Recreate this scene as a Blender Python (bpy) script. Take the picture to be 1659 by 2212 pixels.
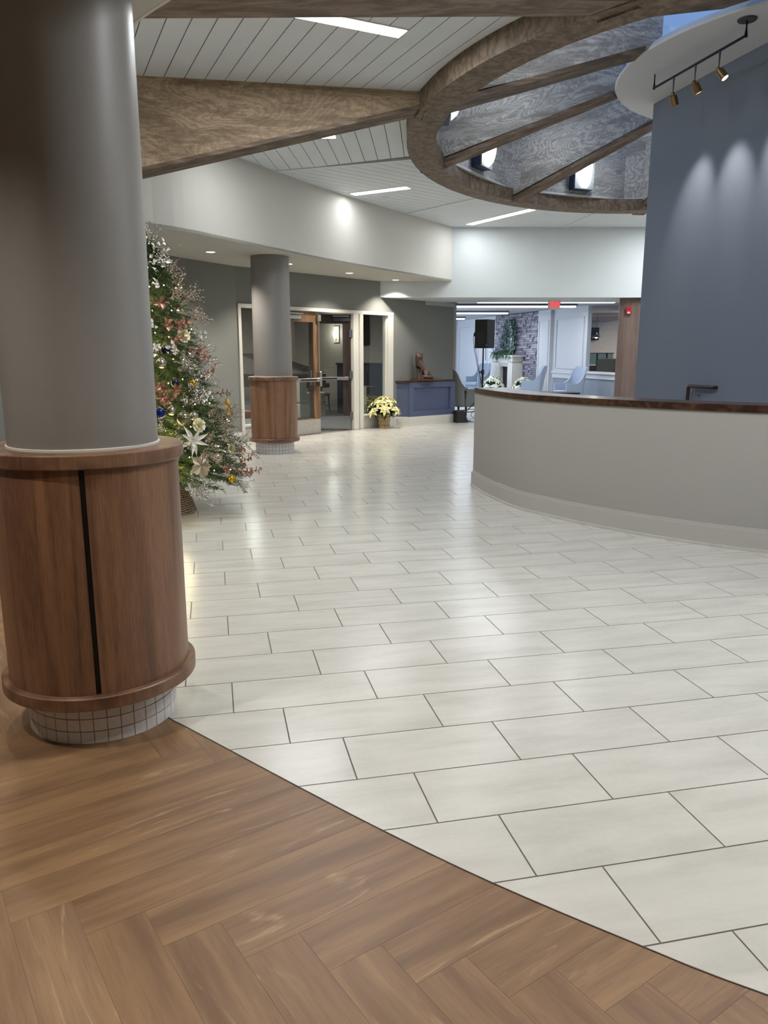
import bpy, math, random
from math import sin, cos, pi, radians as R
from mathutils import Matrix, Vector, geometry
random.seed(7)
for o in list(bpy.data.objects): bpy.data.objects.remove(o)
SC = bpy.context.scene; COL = SC.collection

# ------------------------------------------------------------------ camera, world, exposure
cd = bpy.data.cameras.new('camera'); cam = bpy.data.objects.new('camera', cd); COL.objects.link(cam)
cd.sensor_fit = 'VERTICAL'; cd.sensor_height = 36.0; cd.sensor_width = 27.0; cd.lens = 27.0
cd.clip_start = 0.05; cd.clip_end = 200
cam.location = (0, 0, 1.468); cam.rotation_euler = (pi/2 - 0.2047, 0, 0)
SC.camera = cam
vs = SC.view_settings; vs.view_transform = 'Standard'; vs.look = 'None'; vs.gamma = 1; vs.use_curve_mapping = False
vs.exposure = 0.0
w = bpy.data.worlds.new('sky'); SC.world = w; w.use_nodes = True
bg = w.node_tree.nodes['Background']; bg.inputs[0].default_value = (0.235, 0.385, 0.70, 1); bg.inputs[1].default_value = 1.05
K = 1.7            # overall lamp level
WARM = (1.0, 0.93, 0.83); NEUT = (0.95, 0.985, 1.03); COOL = (0.62, 0.76, 1.0)

# ------------------------------------------------------------------ materials
def lin(h):
    h = h.lstrip('#'); c = [int(h[i:i+2], 16)/255 for i in (0, 2, 4)]
    return tuple(x/12.92 if x <= .04045 else ((x+.055)/1.055)**2.4 for x in c) + (1,)
MATS = {}
def newmat(name):
    m = bpy.data.materials.new(name); m.use_nodes = True; nt = m.node_tree
    return m, nt, nt.nodes['Principled BSDF']
def coords(nt, kind='Object', rand=True, scale=(1, 1, 1)):
    tc = nt.nodes.new('ShaderNodeTexCoord'); src = tc.outputs[kind]
    mp = nt.nodes.new('ShaderNodeMapping'); mp.inputs['Scale'].default_value = scale
    if rand:
        oi = nt.nodes.new('ShaderNodeObjectInfo'); cb = nt.nodes.new('ShaderNodeCombineXYZ')
        for i, k in enumerate((37.0, 53.0, 29.0)):
            mu = nt.nodes.new('ShaderNodeMath'); mu.operation = 'MULTIPLY'; mu.inputs[1].default_value = k
            nt.links.new(oi.outputs['Random'], mu.inputs[0]); nt.links.new(mu.outputs[0], cb.inputs[i])
        ad = nt.nodes.new('ShaderNodeVectorMath'); nt.links.new(src, ad.inputs[0]); nt.links.new(cb.outputs[0], ad.inputs[1])
        src = ad.outputs[0]
    nt.links.new(src, mp.inputs[0]); return mp.outputs[0]
def noise(nt, vec, scale, detail=3, rough=.55, dist=0):
    n = nt.nodes.new('ShaderNodeTexNoise'); n.inputs['Scale'].default_value = scale
    n.inputs['Detail'].default_value = detail; n.inputs['Roughness'].default_value = rough; n.inputs['Distortion'].default_value = dist
    nt.links.new(vec, n.inputs['Vector']); return n.outputs[0]
def math_(nt, op, a, b=None, c=None):
    m = nt.nodes.new('ShaderNodeMath'); m.operation = op
    for i, v in enumerate((a, b, c)):
        if v is None: continue
        if isinstance(v, (int, float)): m.inputs[i].default_value = v
        else: nt.links.new(v, m.inputs[i])
    return m.outputs[0]
def ramp(nt, fac, stops):
    r = nt.nodes.new('ShaderNodeValToRGB'); nt.links.new(fac, r.inputs[0]); e = r.color_ramp.elements
    while len(e) < len(stops): e.new(.5)
    for i, (p, c) in enumerate(stops):
        e[i].position = p; e[i].color = lin(c) if isinstance(c, str) else c
    return r.outputs[0]
def mixc(nt, fac, a, b, mode='MIX'):
    m = nt.nodes.new('ShaderNodeMix'); m.data_type = 'RGBA'; m.blend_type = mode
    for s, v in ((m.inputs[0], fac), (m.inputs[6], a), (m.inputs[7], b)):
        if isinstance(v, (int, float)): s.default_value = v
        elif isinstance(v, tuple): s.default_value = v
        else: nt.links.new(v, s)
    return m.outputs[2]
def bump(nt, p, h, strength=.2, dist=.01):
    b = nt.nodes.new('ShaderNodeBump'); b.inputs['Strength'].default_value = strength; b.inputs['Distance'].default_value = dist
    nt.links.new(h, b.inputs['Height']); nt.links.new(b.outputs[0], p.inputs['Normal'])
def plain(name, col, rough=.5, metal=0, spec=.5, tex=None, amt=.06, bmp=0, coat=0, sheen=0):
    if name in MATS: return MATS[name]
    m, nt, p = newmat(name)
    p.inputs['Base Color'].default_value = lin(col); p.inputs['Roughness'].default_value = rough
    p.inputs['Metallic'].default_value = metal; p.inputs['Specular IOR Level'].default_value = spec
    p.inputs['Coat Weight'].default_value = coat; p.inputs['Sheen Weight'].default_value = sheen
    sc = tex or 12
    v = coords(nt, rand=False); n = noise(nt, v, sc, 3)
    base = lin(col); d = tuple(c*(1-amt) for c in base[:3])+(1,); l = tuple(min(1, c*(1+amt)) for c in base[:3])+(1,)
    nt.links.new(ramp(nt, n, [(.3, d), (.7, l)]), p.inputs['Base Color'])
    if bmp: bump(nt, p, noise(nt, v, sc*8, 2), bmp, .002)
    MATS[name] = m; return m
def emit(name, col, s):
    if name in MATS: return MATS[name]
    m, nt, p = newmat(name); p.inputs['Base Color'].default_value = lin(col)
    p.inputs['Emission Color'].default_value = lin(col); p.inputs['Emission Strength'].default_value = s
    MATS[name] = m; return m
def wood(name, dark, mid, light, s=1.0, axis=0, rings=9, streak=1.0, rough=.45, spec=.4, patch=None, bmp=.05, stretch=.16, fine=1.0, line=.35):
    m, nt, p = newmat(name)
    sc = [1, 1, 1]; sc[axis] = stretch
    v = coords(nt, scale=tuple(sc))
    n1 = noise(nt, v, 3.2*s, 2.5, .5, .5)
    r = math_(nt, 'PINGPONG', math_(nt, 'MULTIPLY', n1, rings), 0.5)
    r = math_(nt, 'MULTIPLY', r, 2.0)
    fs = [90*s, 90*s, 90*s]; fs[axis] = 3.0*s
    tcf = coords(nt, scale=tuple(f/90 for f in fs))
    n2 = noise(nt, tcf, 90*s*fine, 3, .6)
    sc3 = [1, 1, 1]; sc3[axis] = .3
    n3 = noise(nt, coords(nt, scale=tuple(sc3)), 4*s, 4, .6)
    f = math_(nt, 'ADD', math_(nt, 'MULTIPLY', r, .42), math_(nt, 'ADD', math_(nt, 'MULTIPLY', n2, .55*streak), math_(nt, 'MULTIPLY', n3, .55)))
    f = math_(nt, 'SUBTRACT', f, .27*streak)
    col = ramp(nt, f, [(.15, dark), (.5, mid), (.85, light)])
    ln = ramp(nt, r, [(0.0, (line, line, line, 1)), (.16, (0, 0, 0, 1))])
    col = mixc(nt, ln, col, lin(dark))
    if patch:
        n4 = noise(nt, coords(nt, scale=tuple([.35 if i == axis else 1 for i in range(3)])), 5*s, 3, .7)
        col = mixc(nt, ramp(nt, n4, [(.52, (0, 0, 0, 1)), (.64, (.75, .75, .75, 1))]), col, lin(patch))
    oi = nt.nodes.new('ShaderNodeObjectInfo')
    br = math_(nt, 'ADD', math_(nt, 'MULTIPLY', oi.outputs['Random'], .22), .89)
    cbn = nt.nodes.new('ShaderNodeCombineXYZ')
    for i in range(3): nt.links.new(br, cbn.inputs[i])
    col = mixc(nt, 1.0, col, cbn.outputs[0], 'MULTIPLY')
    nt.links.new(col, p.inputs['Base Color']); p.inputs['Roughness'].default_value = rough; p.inputs['Specular IOR Level'].default_value = spec
    if bmp: bump(nt, p, n2, bmp, .004)
    MATS[name] = m; return m
def glass(name='glass', tint='#dfe6e6', refl=.10, rough=.02):
    if name in MATS: return MATS[name]
    m = bpy.data.materials.new(name); m.use_nodes = True; nt = m.node_tree; nt.nodes.clear()
    out = nt.nodes.new('ShaderNodeOutputMaterial'); t = nt.nodes.new('ShaderNodeBsdfTransparent'); g = nt.nodes.new('ShaderNodeBsdfGlossy')
    t.inputs[0].default_value = lin(tint); g.inputs['Roughness'].default_value = rough
    fr = nt.nodes.new('ShaderNodeFresnel'); fr.inputs[0].default_value = 1.35
    ge = nt.nodes.new('ShaderNodeNewGeometry'); a = math_(nt, 'MULTIPLY', math_(nt, 'ADD', fr.outputs[0], refl-.02), math_(nt, 'SUBTRACT', 1.0, ge.outputs['Backfacing'])); mx = nt.nodes.new('ShaderNodeMixShader')
    nt.links.new(a, mx.inputs[0]); nt.links.new(t.outputs[0], mx.inputs[1]); nt.links.new(g.outputs[0], mx.inputs[2])
    nt.links.new(mx.outputs[0], out.inputs[0]); MATS[name] = m; return m

WALNUT = wood('walnut_laminate', '#5f4433', '#7c5a43', '#8e6a50', s=1.6, axis=2, rings=6, streak=2.1, rough=.38, stretch=.05, line=.2, fine=1.5)
WALNUT_H = wood('walnut_edge', '#553c2d', '#765642', '#8c6c55', s=1.6, axis=2, rings=3, streak=1.2, rough=.38, stretch=1, line=.1)
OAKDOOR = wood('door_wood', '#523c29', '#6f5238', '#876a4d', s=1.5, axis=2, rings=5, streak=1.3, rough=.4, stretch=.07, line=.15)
DOORSHADE = wood('door_wood_shaded', '#241a18', '#332622', '#41322c', s=1.5, axis=2, rings=5, streak=1.3, rough=.4, stretch=.07, line=.15)  # shaded copy of the door wood; shade on the open leaf is in the colour
COUNTER = wood('dark_walnut', '#261912', '#3f2a1f', '#583d2e', s=2.0, axis=0, rings=5, streak=1.2, rough=.28, stretch=.3, line=.2)
def rustic(name, dark, mid, light, patch):
    m, nt, p = newmat(name)
    v = coords(nt, scale=(.42, 1, 1)); jag = noise(nt, coords(nt, scale=(.8, 1, 1)), 26, 4, .7)
    n1 = noise(nt, v, 2.3, 1.5, .45, .6)
    a = math_(nt, 'ADD', math_(nt, 'MULTIPLY', n1, 26), math_(nt, 'MULTIPLY', jag, 2.4))
    r = math_(nt, 'MULTIPLY', math_(nt, 'PINGPONG', a, .5), 2.0)
    fine = noise(nt, coords(nt, scale=(.06, 1, 1)), 120, 3, .65)
    f = math_(nt, 'ADD', math_(nt, 'MULTIPLY', r, .34), math_(nt, 'MULTIPLY', fine, .66))
    col = ramp(nt, f, [(.18, dark), (.48, mid), (.82, light)])
    n4 = noise(nt, coords(nt, scale=(.28, 1.6, 1.6)), 3.2, 4, .75)
    col = mixc(nt, ramp(nt, n4, [(.47, (0, 0, 0, 1)), (.60, (.75, .75, .75, 1))]), col, lin(patch))
    n5 = noise(nt, coords(nt, scale=(.1, 1.5, 1.5)), 9, 3, .6)
    col = mixc(nt, ramp(nt, n5, [(.60, (0, 0, 0, 1)), (.72, (.55, .55, .55, 1))]), col, lin(dark))
    nt.links.new(col, p.inputs['Base Color']); p.inputs['Roughness'].default_value = .6; p.inputs['Specular IOR Level'].default_value = .2
    bump(nt, p, r, .08, .004); MATS[name] = m; return m
def oak_mat():
    m, nt, p = newmat('oak_plank')
    v = coords(nt, scale=(.13, 1, 1)); jag = noise(nt, coords(nt, scale=(.12, 1, 1)), 60, 3, .6)
    n1 = noise(nt, v, 5.5, 1.5, .5, .3)
    r = math_(nt, 'PINGPONG', math_(nt, 'ADD', math_(nt, 'MULTIPLY', n1, 9), math_(nt, 'MULTIPLY', jag, .35)), .5)
    base = ramp(nt, noise(nt, coords(nt, scale=(.10, 1, 1)), 13, 5, .6), [(.34, '#6d523a'), (.5, '#7e6145'), (.68, '#8e6f4e')])
    fine = noise(nt, coords(nt, scale=(.035, 1, 1)), 260, 2, .6)
    col = mixc(nt, ramp(nt, fine, [(.50, (0, 0, 0, 1)), (.72, (.30, .30, .30, 1))]), base, lin('#5f4732'))
    lmask = ramp(nt, r, [(.0, (.75, .75, .75, 1)), (.10, (0, 0, 0, 1))])
    on = ramp(nt, noise(nt, coords(nt, scale=(.35, 1, 1)), 3.0, 2), [(.50, (0, 0, 0, 1)), (.60, (1, 1, 1, 1))])
    brk = ramp(nt, noise(nt, coords(nt, scale=(.2, 1, 1)), 40, 3, .7), [(.45, (.1, .1, .1, 1)), (.6, (1, 1, 1, 1))])
    lm = mixc(nt, 1.0, mixc(nt, 1.0, lmask, on, 'MULTIPLY'), brk, 'MULTIPLY')
    col = mixc(nt, lm, col, lin('#a48a68'))
    dk = ramp(nt, noise(nt, coords(nt, scale=(.22, 1, 1)), 6, 2), [(.60, (0, 0, 0, 1)), (.72, (.45, .45, .45, 1))])
    col = mixc(nt, dk, col, lin('#664f39'))
    nt.links.new(col, p.inputs['Base Color']); p.inputs['Roughness'].default_value = .45; p.inputs['Specular IOR Level'].default_value = .35
    bump(nt, p, fine, .03, .002); MATS['oak_plank'] = m; return m
RUSTIC = rustic('rustic_brown_wood', '#776650', '#9c8870', '#b8a489', '#6c5b48')
RUSTIC_D = wood('rustic_beam_edge', '#4e4033', '#6f5f50', '#87776a', s=1.5, axis=0, rings=5, streak=1.2, rough=.6, spec=.2, patch='#54463a', stretch=.12, line=.2)
RUSTIC_G = rustic('rustic_grey_daylit_wood', '#6f6d6a', '#a5a39f', '#cfcdc8', '#7d7a75')  # same rustic wood, greyer and paler: skylight daylight put in the colour
OAK = oak_mat()
MAHOG = wood('mahogany', '#3a1d12', '#54301f', '#6a4230', s=3, axis=0, rings=3, rough=.3)
PLANKW = plain('white_ceiling_plank', '#d0d5d8', .6, amt=.02, tex=3)
GAP = plain('groove_shadow_board', '#55504c', .9)
CREAM = plain('cream_wall_paint', '#c6c4bc', .75, amt=.015, tex=60, bmp=.05)
SOFF = plain('soffit_paint', '#b9b6ac', .8, amt=.01)
GREYW = plain('grey_wall_paint', '#767772', .75, amt=.02, tex=60, bmp=.05)
BULK = plain('cool_white_paint', '#c3c9ca', .75, amt=.01)
BLUEW = plain('slate_blue_paint', '#6d7786', .75, amt=.02, tex=60, bmp=.05)
DESKP = plain('desk_greige_paint', '#a29f98', .75, amt=.015, tex=60, bmp=.08)
TRIM = plain('white_trim_paint', '#cdcac0', .4, amt=.01)
COLP = plain('column_grey_paint', '#85827e', .42, amt=.015, tex=20, bmp=.05, spec=.4)
NAVY = plain('slate_navy_paint', '#4f5873', .45, amt=.02)
PANEL = plain('lounge_white_paint', '#bcbec3', .6, amt=.01)
BLK = plain('black_metal', '#141414', .4); BLKP = plain('black_plastic', '#0e0f11', .5)
CHROME = plain('brushed_steel', '#b9b7b2', .32, 1.0); BRASS = plain('aged_brass', '#8c7350', .35, 1.0); NAVYM = plain('dark_navy_metal', '#11132c', .35, .6)
FAB = plain('blue_grey_fabric', '#8c99ad', .9, sheen=.3, tex=200, bmp=.1); FABD = plain('grey_upholstery', '#7b7e7e', .9, tex=200, bmp=.1)
DARKLEG = plain('espresso_leg', '#1c1514', .4)
GLS = glass()
def tile_mat(name, base, vein, light, rough):
    m, nt, p = newmat(name)
    v = coords(nt, scale=(.22, 1, 1)); n = noise(nt, v, 9, 6, .62, .3)
    col = ramp(nt, n, [(.30, vein), (.52, base), (.75, light)])
    v2 = coords(nt, scale=(1, 1, 1)); n2 = noise(nt, v2, 60, 3)
    col = mixc(nt, .10, col, ramp(nt, n2, [(.35, vein), (.6, light)]))
    nt.links.new(col, p.inputs['Base Color'])
    rr = math_(nt, 'ADD', math_(nt, 'MULTIPLY', n, .10), rough-.05); nt.links.new(rr, p.inputs['Roughness'])
    p.inputs['Specular IOR Level'].default_value = .55; bump(nt, p, n, .04, .003)
    MATS[name] = m; return m
TILE = tile_mat('porcelain_tile', '#bfbcb3', '#b3b0a6', '#c8c5bd', .22)
GROUT = plain('grout', '#6f665c', .9)
MOSAIC = plain('mosaic_tile', '#cfcbc8', .3, amt=.05, tex=30)
CARPET = plain('carpet', '#5f625f', .95, tex=40, amt=.35)

# ------------------------------------------------------------------ mesh helpers
class G:
    def __init__(s): s.V = []; s.F = []
    def add(s, V, F, M=None):
        b = len(s.V)
        s.V += [tuple(M @ Vector(v)) for v in V] if M else [tuple(v) for v in V]
        s.F += [tuple(i+b for i in f) for f in F]; return s
    def box(s, x0, y0, z0, x1, y1, z1, M=None, bev=0):
        if bev:
            b = bev; V = []; F = []
            for z, i in ((z0, b), (z0+b, 0), (z1-b, 0), (z1, b)):
                V += [(x0+i, y0+i, z), (x1-i, y0+i, z), (x1-i, y1-i, z), (x0+i, y1-i, z)]
            for k in range(3):
                for j in range(4): F.append((4*k+j, 4*k+(j+1) % 4, 4*k+4+(j+1) % 4, 4*k+4+j))
            F += [(3, 2, 1, 0), (12, 13, 14, 15)]; return s.add(V, F, M)
        V = [(x0, y0, z0), (x1, y0, z0), (x1, y1, z0), (x0, y1, z0), (x0, y0, z1), (x1, y0, z1), (x1, y1, z1), (x0, y1, z1)]
        return s.add(V, [(3, 2, 1, 0), (4, 5, 6, 7), (0, 1, 5, 4), (1, 2, 6, 5), (2, 3, 7, 6), (3, 0, 4, 7)], M)
    def prism(s, poly, z0, z1, M=None):            # poly counter-clockwise
        n = len(poly); V = [(x, y, z0) for x, y in poly]+[(x, y, z1) for x, y in poly]
        F = [(i, (i+1) % n, n+(i+1) % n, n+i) for i in range(n)]
        if n <= 6: F += [tuple(range(n))[::-1], tuple(range(n, 2*n))]
        else:
            for t in geometry.tessellate_polygon([[Vector((x, y, 0)) for x, y in poly]]):
                F += [tuple(t), tuple(i+n for i in t)]
        return s.add(V, F, M)
    def vprism(s, poly, y0, y1, M=None):           # polygon in local XZ, extruded along Y
        n = len(poly); V = [(x, y0, z) for x, z in poly]+[(x, y1, z) for x, z in poly]
        return s.add(V, [tuple(range(n)), tuple(range(n, 2*n))[::-1]]+[((i+1) % n, i, n+i, n+(i+1) % n) for i in range(n)], M)
    def lathe(s, prof, seg=32, a0=0, a1=2*pi, M=None, caps=True):
        full = abs(a1-a0-2*pi) < 1e-6; k = seg if full else seg+1; m = len(prof); V = []; F = []
        for i in range(k):
            a = a0+(a1-a0)*i/seg
            V += [(r*cos(a), r*sin(a), z) for r, z in prof]
        for i in range(seg):
            j = (i+1) % k
            for q in range(m-1): F.append((i*m+q, j*m+q, j*m+q+1, i*m+q+1))
        if caps and full:
            if prof[0][0] > 1e-6: F.append(tuple(i*m for i in range(k))[::-1])
            if prof[-1][0] > 1e-6: F.append(tuple(i*m+m-1 for i in range(k)))
        return s.add(V, F, M)
    def tube(s, pts, r, seg=8, M=None):
        pts = [Vector(p) for p in pts]; rs = r if isinstance(r, (list, tuple)) else [r]*len(pts); V = []; F = []
        for i, p in enumerate(pts):
            t = (pts[min(i+1, len(pts)-1)]-pts[max(i-1, 0)]).normalized()
            u = t.orthogonal().normalized() if i == 0 else (u-t*u.dot(t)).normalized()
            v = t.cross(u)
            V += [tuple(p+(u*cos(a)+v*sin(a))*rs[i]) for a in [2*pi*j/seg for j in range(seg)]]
        for i in range(len(pts)-1):
            for j in range(seg): F.append((i*seg+j, i*seg+(j+1) % seg, (i+1)*seg+(j+1) % seg, (i+1)*seg+j))
        F += [tuple(range(seg))[::-1], tuple(range((len(pts)-1)*seg, len(pts)*seg))]
        return s.add(V, F, M)
    def wallstrip(s, pts, z0, z1, t, M=None, closed=False):   # thick wall along a plan polyline, thickness t to the left
        n = len(pts); off = []
        for i in range(n):
            a = Vector(pts[(i-1) % n] if closed or i else pts[0]); b = Vector(pts[i]); c = Vector(pts[(i+1) % n] if closed or i < n-1 else pts[-1])
            d1 = (b-a); d2 = (c-b); d = (d1.normalized() if d1.length > 1e-9 else Vector((0, 0)))+(d2.normalized() if d2.length > 1e-9 else Vector((0, 0))); d.normalize()
            nn = Vector((-d.y, d.x)); e = (d2 if d2.length > 1e-9 else d1).normalized(); k = max(.5, nn.dot(Vector((-e.y, e.x))))
            off.append(b+nn*t/k)
        V = [(p[0], p[1], z0) for p in pts]+[(p[0], p[1], z1) for p in pts]+[(p[0], p[1], z0) for p in off]+[(p[0], p[1], z1) for p in off]
        F = []
        for i in range(n if closed else n-1):
            j = (i+1) % n
            F += [(i, j, n+j, n+i), (2*n+j, 2*n+i, 3*n+i, 3*n+j), (n+i, n+j, 3*n+j, 3*n+i), (j, i, 2*n+i, 2*n+j)]
        if not closed: F += [(0, n, 3*n, 2*n), (n-1, 3*n-1, 4*n-1, 2*n-1)]
        return s.add(V, F, M)
    def ball(s, c, r, seg=12, rings=8, M=None, sc=(1, 1, 1)):
        pr = [(r*sin(pi*i/rings), -r*cos(pi*i/rings)) for i in range(rings+1)]
        T = Matrix.Translation(c) @ Matrix.Diagonal((*sc, 1)); return s.lathe(pr, seg, M=(M @ T) if M else T, caps=False)
I4 = Matrix.Identity(4); W = {}
def T(x=0, y=0, z=0): return Matrix.Translation((x, y, z))
def RZ(a): return Matrix.Rotation(a, 4, 'Z')
def RX(a): return Matrix.Rotation(a, 4, 'X')
def RY(a): return Matrix.Rotation(a, 4, 'Y')
def FR(o, d, z=0):
    d = Vector((d[0], d[1], 0)).normalized(); return Matrix(((d.x, -d.y, 0, o[0]), (d.y, d.x, 0, o[1]), (0, 0, 1, z), (0, 0, 0, 1)))
def link(o, parent=None, M=I4):
    COL.objects.link(o)
    if parent: o.parent = parent; o.matrix_parent_inverse = W[parent].inverted()
    o.matrix_basis = M; W[o] = M.copy(); return o
def tag(o, label=None, cat=None, group=None, kind=None):
    if label: o['label'] = label
    if cat: o['category'] = cat
    if group: o['group'] = group
    if kind: o['kind'] = kind
    return o
def mesh(name, g, mat):
    me = bpy.data.meshes.new(name); me.from_pydata(g.V, [], g.F); me.update()
    for m in (mat if isinstance(mat, (list, tuple)) else [mat]): me.materials.append(m)
    return me
def fixn(me):
    import bmesh
    bm = bmesh.new(); bm.from_mesh(me); bmesh.ops.recalc_face_normals(bm, faces=bm.faces); bm.to_mesh(me); bm.free()
def add(name, g, mat, parent=None, M=I4, smooth=False, fix=True, label=None, kind=None):
    me = mesh(name, g, mat) if isinstance(g, G) else g
    if isinstance(g, G) and fix: fixn(me)
    if smooth and isinstance(g, G):
        me.polygons.foreach_set('use_smooth', [True]*len(me.polygons)); me.set_sharp_from_angle(angle=R(40))
    o = bpy.data.objects.new(name, me); link(o, parent, M)
    if label: o['label'] = label
    if kind: o['kind'] = kind
    return o
def thing(name, label, cat, M=I4, group=None):
    o = bpy.data.objects.new(name, None); o.empty_display_size = .1; link(o, None, M); return tag(o, label, cat, group)
def kids(o): return [c for c in W if c.parent == o]
def dup(o, M, label=None, group=None, parent=None):
    c = o.copy(); COL.objects.link(c); W[c] = M
    if parent:
        pi_ = o.matrix_parent_inverse.copy(); c.parent = parent; c.matrix_parent_inverse = pi_
    else: c.matrix_basis = M
    if label: c['label'] = label
    if group: c['group'] = group
    for k in kids(o): dup(k, W[k], parent=c)
    return c
def lamp(name, typ, energy, col, M, parent=None, **kw):
    l = bpy.data.lights.new(name, typ); l.energy = energy*K; l.color = col
    for k, v in kw.items(): setattr(l, k, v)
    o = bpy.data.objects.new(name, l); link(o, parent, M); return o
def aim(p, q):
    d = (Vector(q)-Vector(p)).normalized(); return T(*p) @ d.to_track_quat('-Z', 'Y').to_matrix().to_4x4()
def clip(subj, box):                               # Sutherland-Hodgman, clip polygon convex CCW
    out = list(subj); n = len(box)
    for i in range(n):
        ax, ay = box[i]; bx, by = box[(i+1) % n]; src = out; out = []
        f = lambda p: (bx-ax)*(p[1]-ay)-(by-ay)*(p[0]-ax)
        for j in range(len(src)):
            p, q = src[j-1], src[j]; fp, fq = f(p), f(q)
            if (fp >= 0) != (fq >= 0):
                t = fp/(fp-fq); out.append((p[0]+t*(q[0]-p[0]), p[1]+t*(q[1]-p[1])))
            if fq >= 0: out.append(q)
        if len(out) < 3: return []
    return out
def area(p): return .5*sum(p[i-1][0]*p[i][1]-p[i][0]*p[i-1][1] for i in range(len(p)))
def clean(p, e=1e-4):
    q = []
    for a in p:
        if not q or math.dist(a, q[-1]) > e: q.append(a)
    while len(q) > 1 and math.dist(q[0], q[-1]) < e: q.pop()
    return q
def smoothline(pts, n=6):
    out = []
    P = [Vector(p) for p in pts]
    for i in range(len(P)-1):
        p0, p1, p2, p3 = P[max(i-1, 0)], P[i], P[i+1], P[min(i+2, len(P)-1)]
        for k in range(n):
            t = k/n; out.append(tuple(.5*((2*p1)+(p2-p0)*t+(2*p0-5*p1+4*p2-p3)*t*t+(3*p1-p0-3*p2+p3)*t**3)))
    out.append(tuple(P[-1])); return out

# ------------------------------------------------------------------ plan of the place
SOF = 2.82; CEIL = 3.82; RINGZ = 3.65; BZ = 2.52
RC = Vector((3.59, 8.90))
def ring(deg, off=0):
    t = R(deg); return tuple(RC+(4.165+off)*cos(t)*Vector((.131, .991))+(3.337+off)*sin(t)*Vector((.991, -.131)))
WOODEDGE = [(-3.3, 7.2), (-3.0, 6.3), (-2.55, 5.3), (-2.05, 4.4), (-1.6, 3.78), (-1.17, 3.22), (-.895, 2.926), (-.8, 2.843), (-.58, 2.651), (-.298, 2.405), (-.011, 2.161), (.299, 1.917), (.641, 1.682), (.896, 1.524), (1.6, 1.16), (3, .75), (5, .6), (8, .9)]
A0 = Vector((-2.38, 12.80)); AD = Vector((.65, .76)).normalized(); MW = FR(A0, AD)      # door wall
LEFTW = [(-3.9, 5.0), (-3.85, 7.0), (-3.72, 9.0), (-3.5, 10.1), (-3.22, 11.0), (-2.91, 11.78), tuple(A0)]
FAS = [(-.85, 3.37), (-1.06, 3.6), (-1.6, 4.3), (-2.1, 5.2), (-2.5, 6.2), (-2.72, 7.19), (-2.74, 8.0), (-2.58, 8.71), (-2.26, 9.19), (-1.88, 9.96), (-1.435, 10.88), (-.89, 11.94), (-.22, 13.09), (.40, 14.05), (1.31, 15.5)]
NEAR = [(6.3, 15.5), (7.6, 13.2), (8.3, 11), (8.6, 9), (8.6, 7), (8.2, 5), (7.4, 3.6), (6.2, 2.6), (4.8, 2.05), (3.2, 1.9), (1.8, 2.0), (.6, 2.35), (-.3, 2.85), (-.85, 3.37)]
FASs = smoothline(FAS, 4); NEARs = smoothline(NEAR, 3)
LO = (3.0, 33.0); LD = (3.15, -13.0); ML = FR(LO, LD)                                   # oblique lounge wall

# ------------------------------------------------------------------ floor
fl = add('floor', G().box(-6, -4, -.08, 12, 38, -.003), GROUT, kind='structure')
L = .6125; Wd = .3063; gp = .0026
MT = FR((.703, 1.686), (cos(.2184), sin(.2184))); MTi = MT.inverted()
tilereg = WOODEDGE+[(9.4, 1.0), (9.4, 15.4), (6.9, 17.2), (6.2, 20), (3.0, 33.0), (.1, 33), (.1, 17.2), (1.45, 17.2), tuple(A0+AD*5.9+Vector((.02, -.02))), (A0.x+.03, A0.y-.03), (-2.89, 11.75), (-3.2, 11.0), (-3.48, 10.1), (-3.7, 9.0), (-3.8, 7.4)]
loc = [tuple((MTi @ Vector((x, y, 0)))[:2]) for x, y in tilereg]
def camdist(x, y): return math.hypot(x, y)
cands = []
for k in range(-30, 110):
    for n in range(-40, 60):
        u0 = n*L-k*L/3; v0 = k*Wd; c = MT @ Vector((u0+L/2, v0+Wd/2, 0))
        if c.y < .6 or c.y > 33 or c.x < -4.3 or c.x > 9.6: continue
        cands.append((c.x, c.y, u0, v0))
full = mesh('tile', G().box(gp-L/2, gp-Wd/2, -.004, L/2-gp, Wd/2-gp, 0), TILE)
stuff = G(); parts = []
for cx, cy, u0, v0 in cands:
    bx = [(u0+gp, v0+gp), (u0+L-gp, v0+gp), (u0+L-gp, v0+Wd-gp), (u0+gp, v0+Wd-gp)]
    p = clean(clip(loc, bx))
    if len(p) < 3 or abs(area(p)) < .002: continue
    if area(p) < 0: p = p[::-1]
    vis = cy > 1.2 and abs(cx) < .52*cy+.4 and not (cx > 1.0+max(0, (9-cy)*.62) and cy > 5.9) and cx > -.5*cy+.1 and cy > 1.2
    parts.append((0 if vis else 1, camdist(cx, cy), p, u0, v0))
parts.sort(key=lambda a: a[:2])
for i, (v, d, p, u0, v0) in enumerate(parts):
    if i < 300 and not v:
        isfull = abs(abs(area(p))-(L-2*gp)*(Wd-2*gp)) < 1e-5
        Mo = MT @ T(u0+L/2, v0+Wd/2, 0)
        add('tile', full if isfull else G().prism([(x-u0-L/2, y-v0-Wd/2) for x, y in p], -.004, 0), TILE, fl, Mo)
    else: stuff.prism(p, -.004, 0)
add('tile_field', stuff, TILE, fl, MT, kind='stuff')
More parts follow.
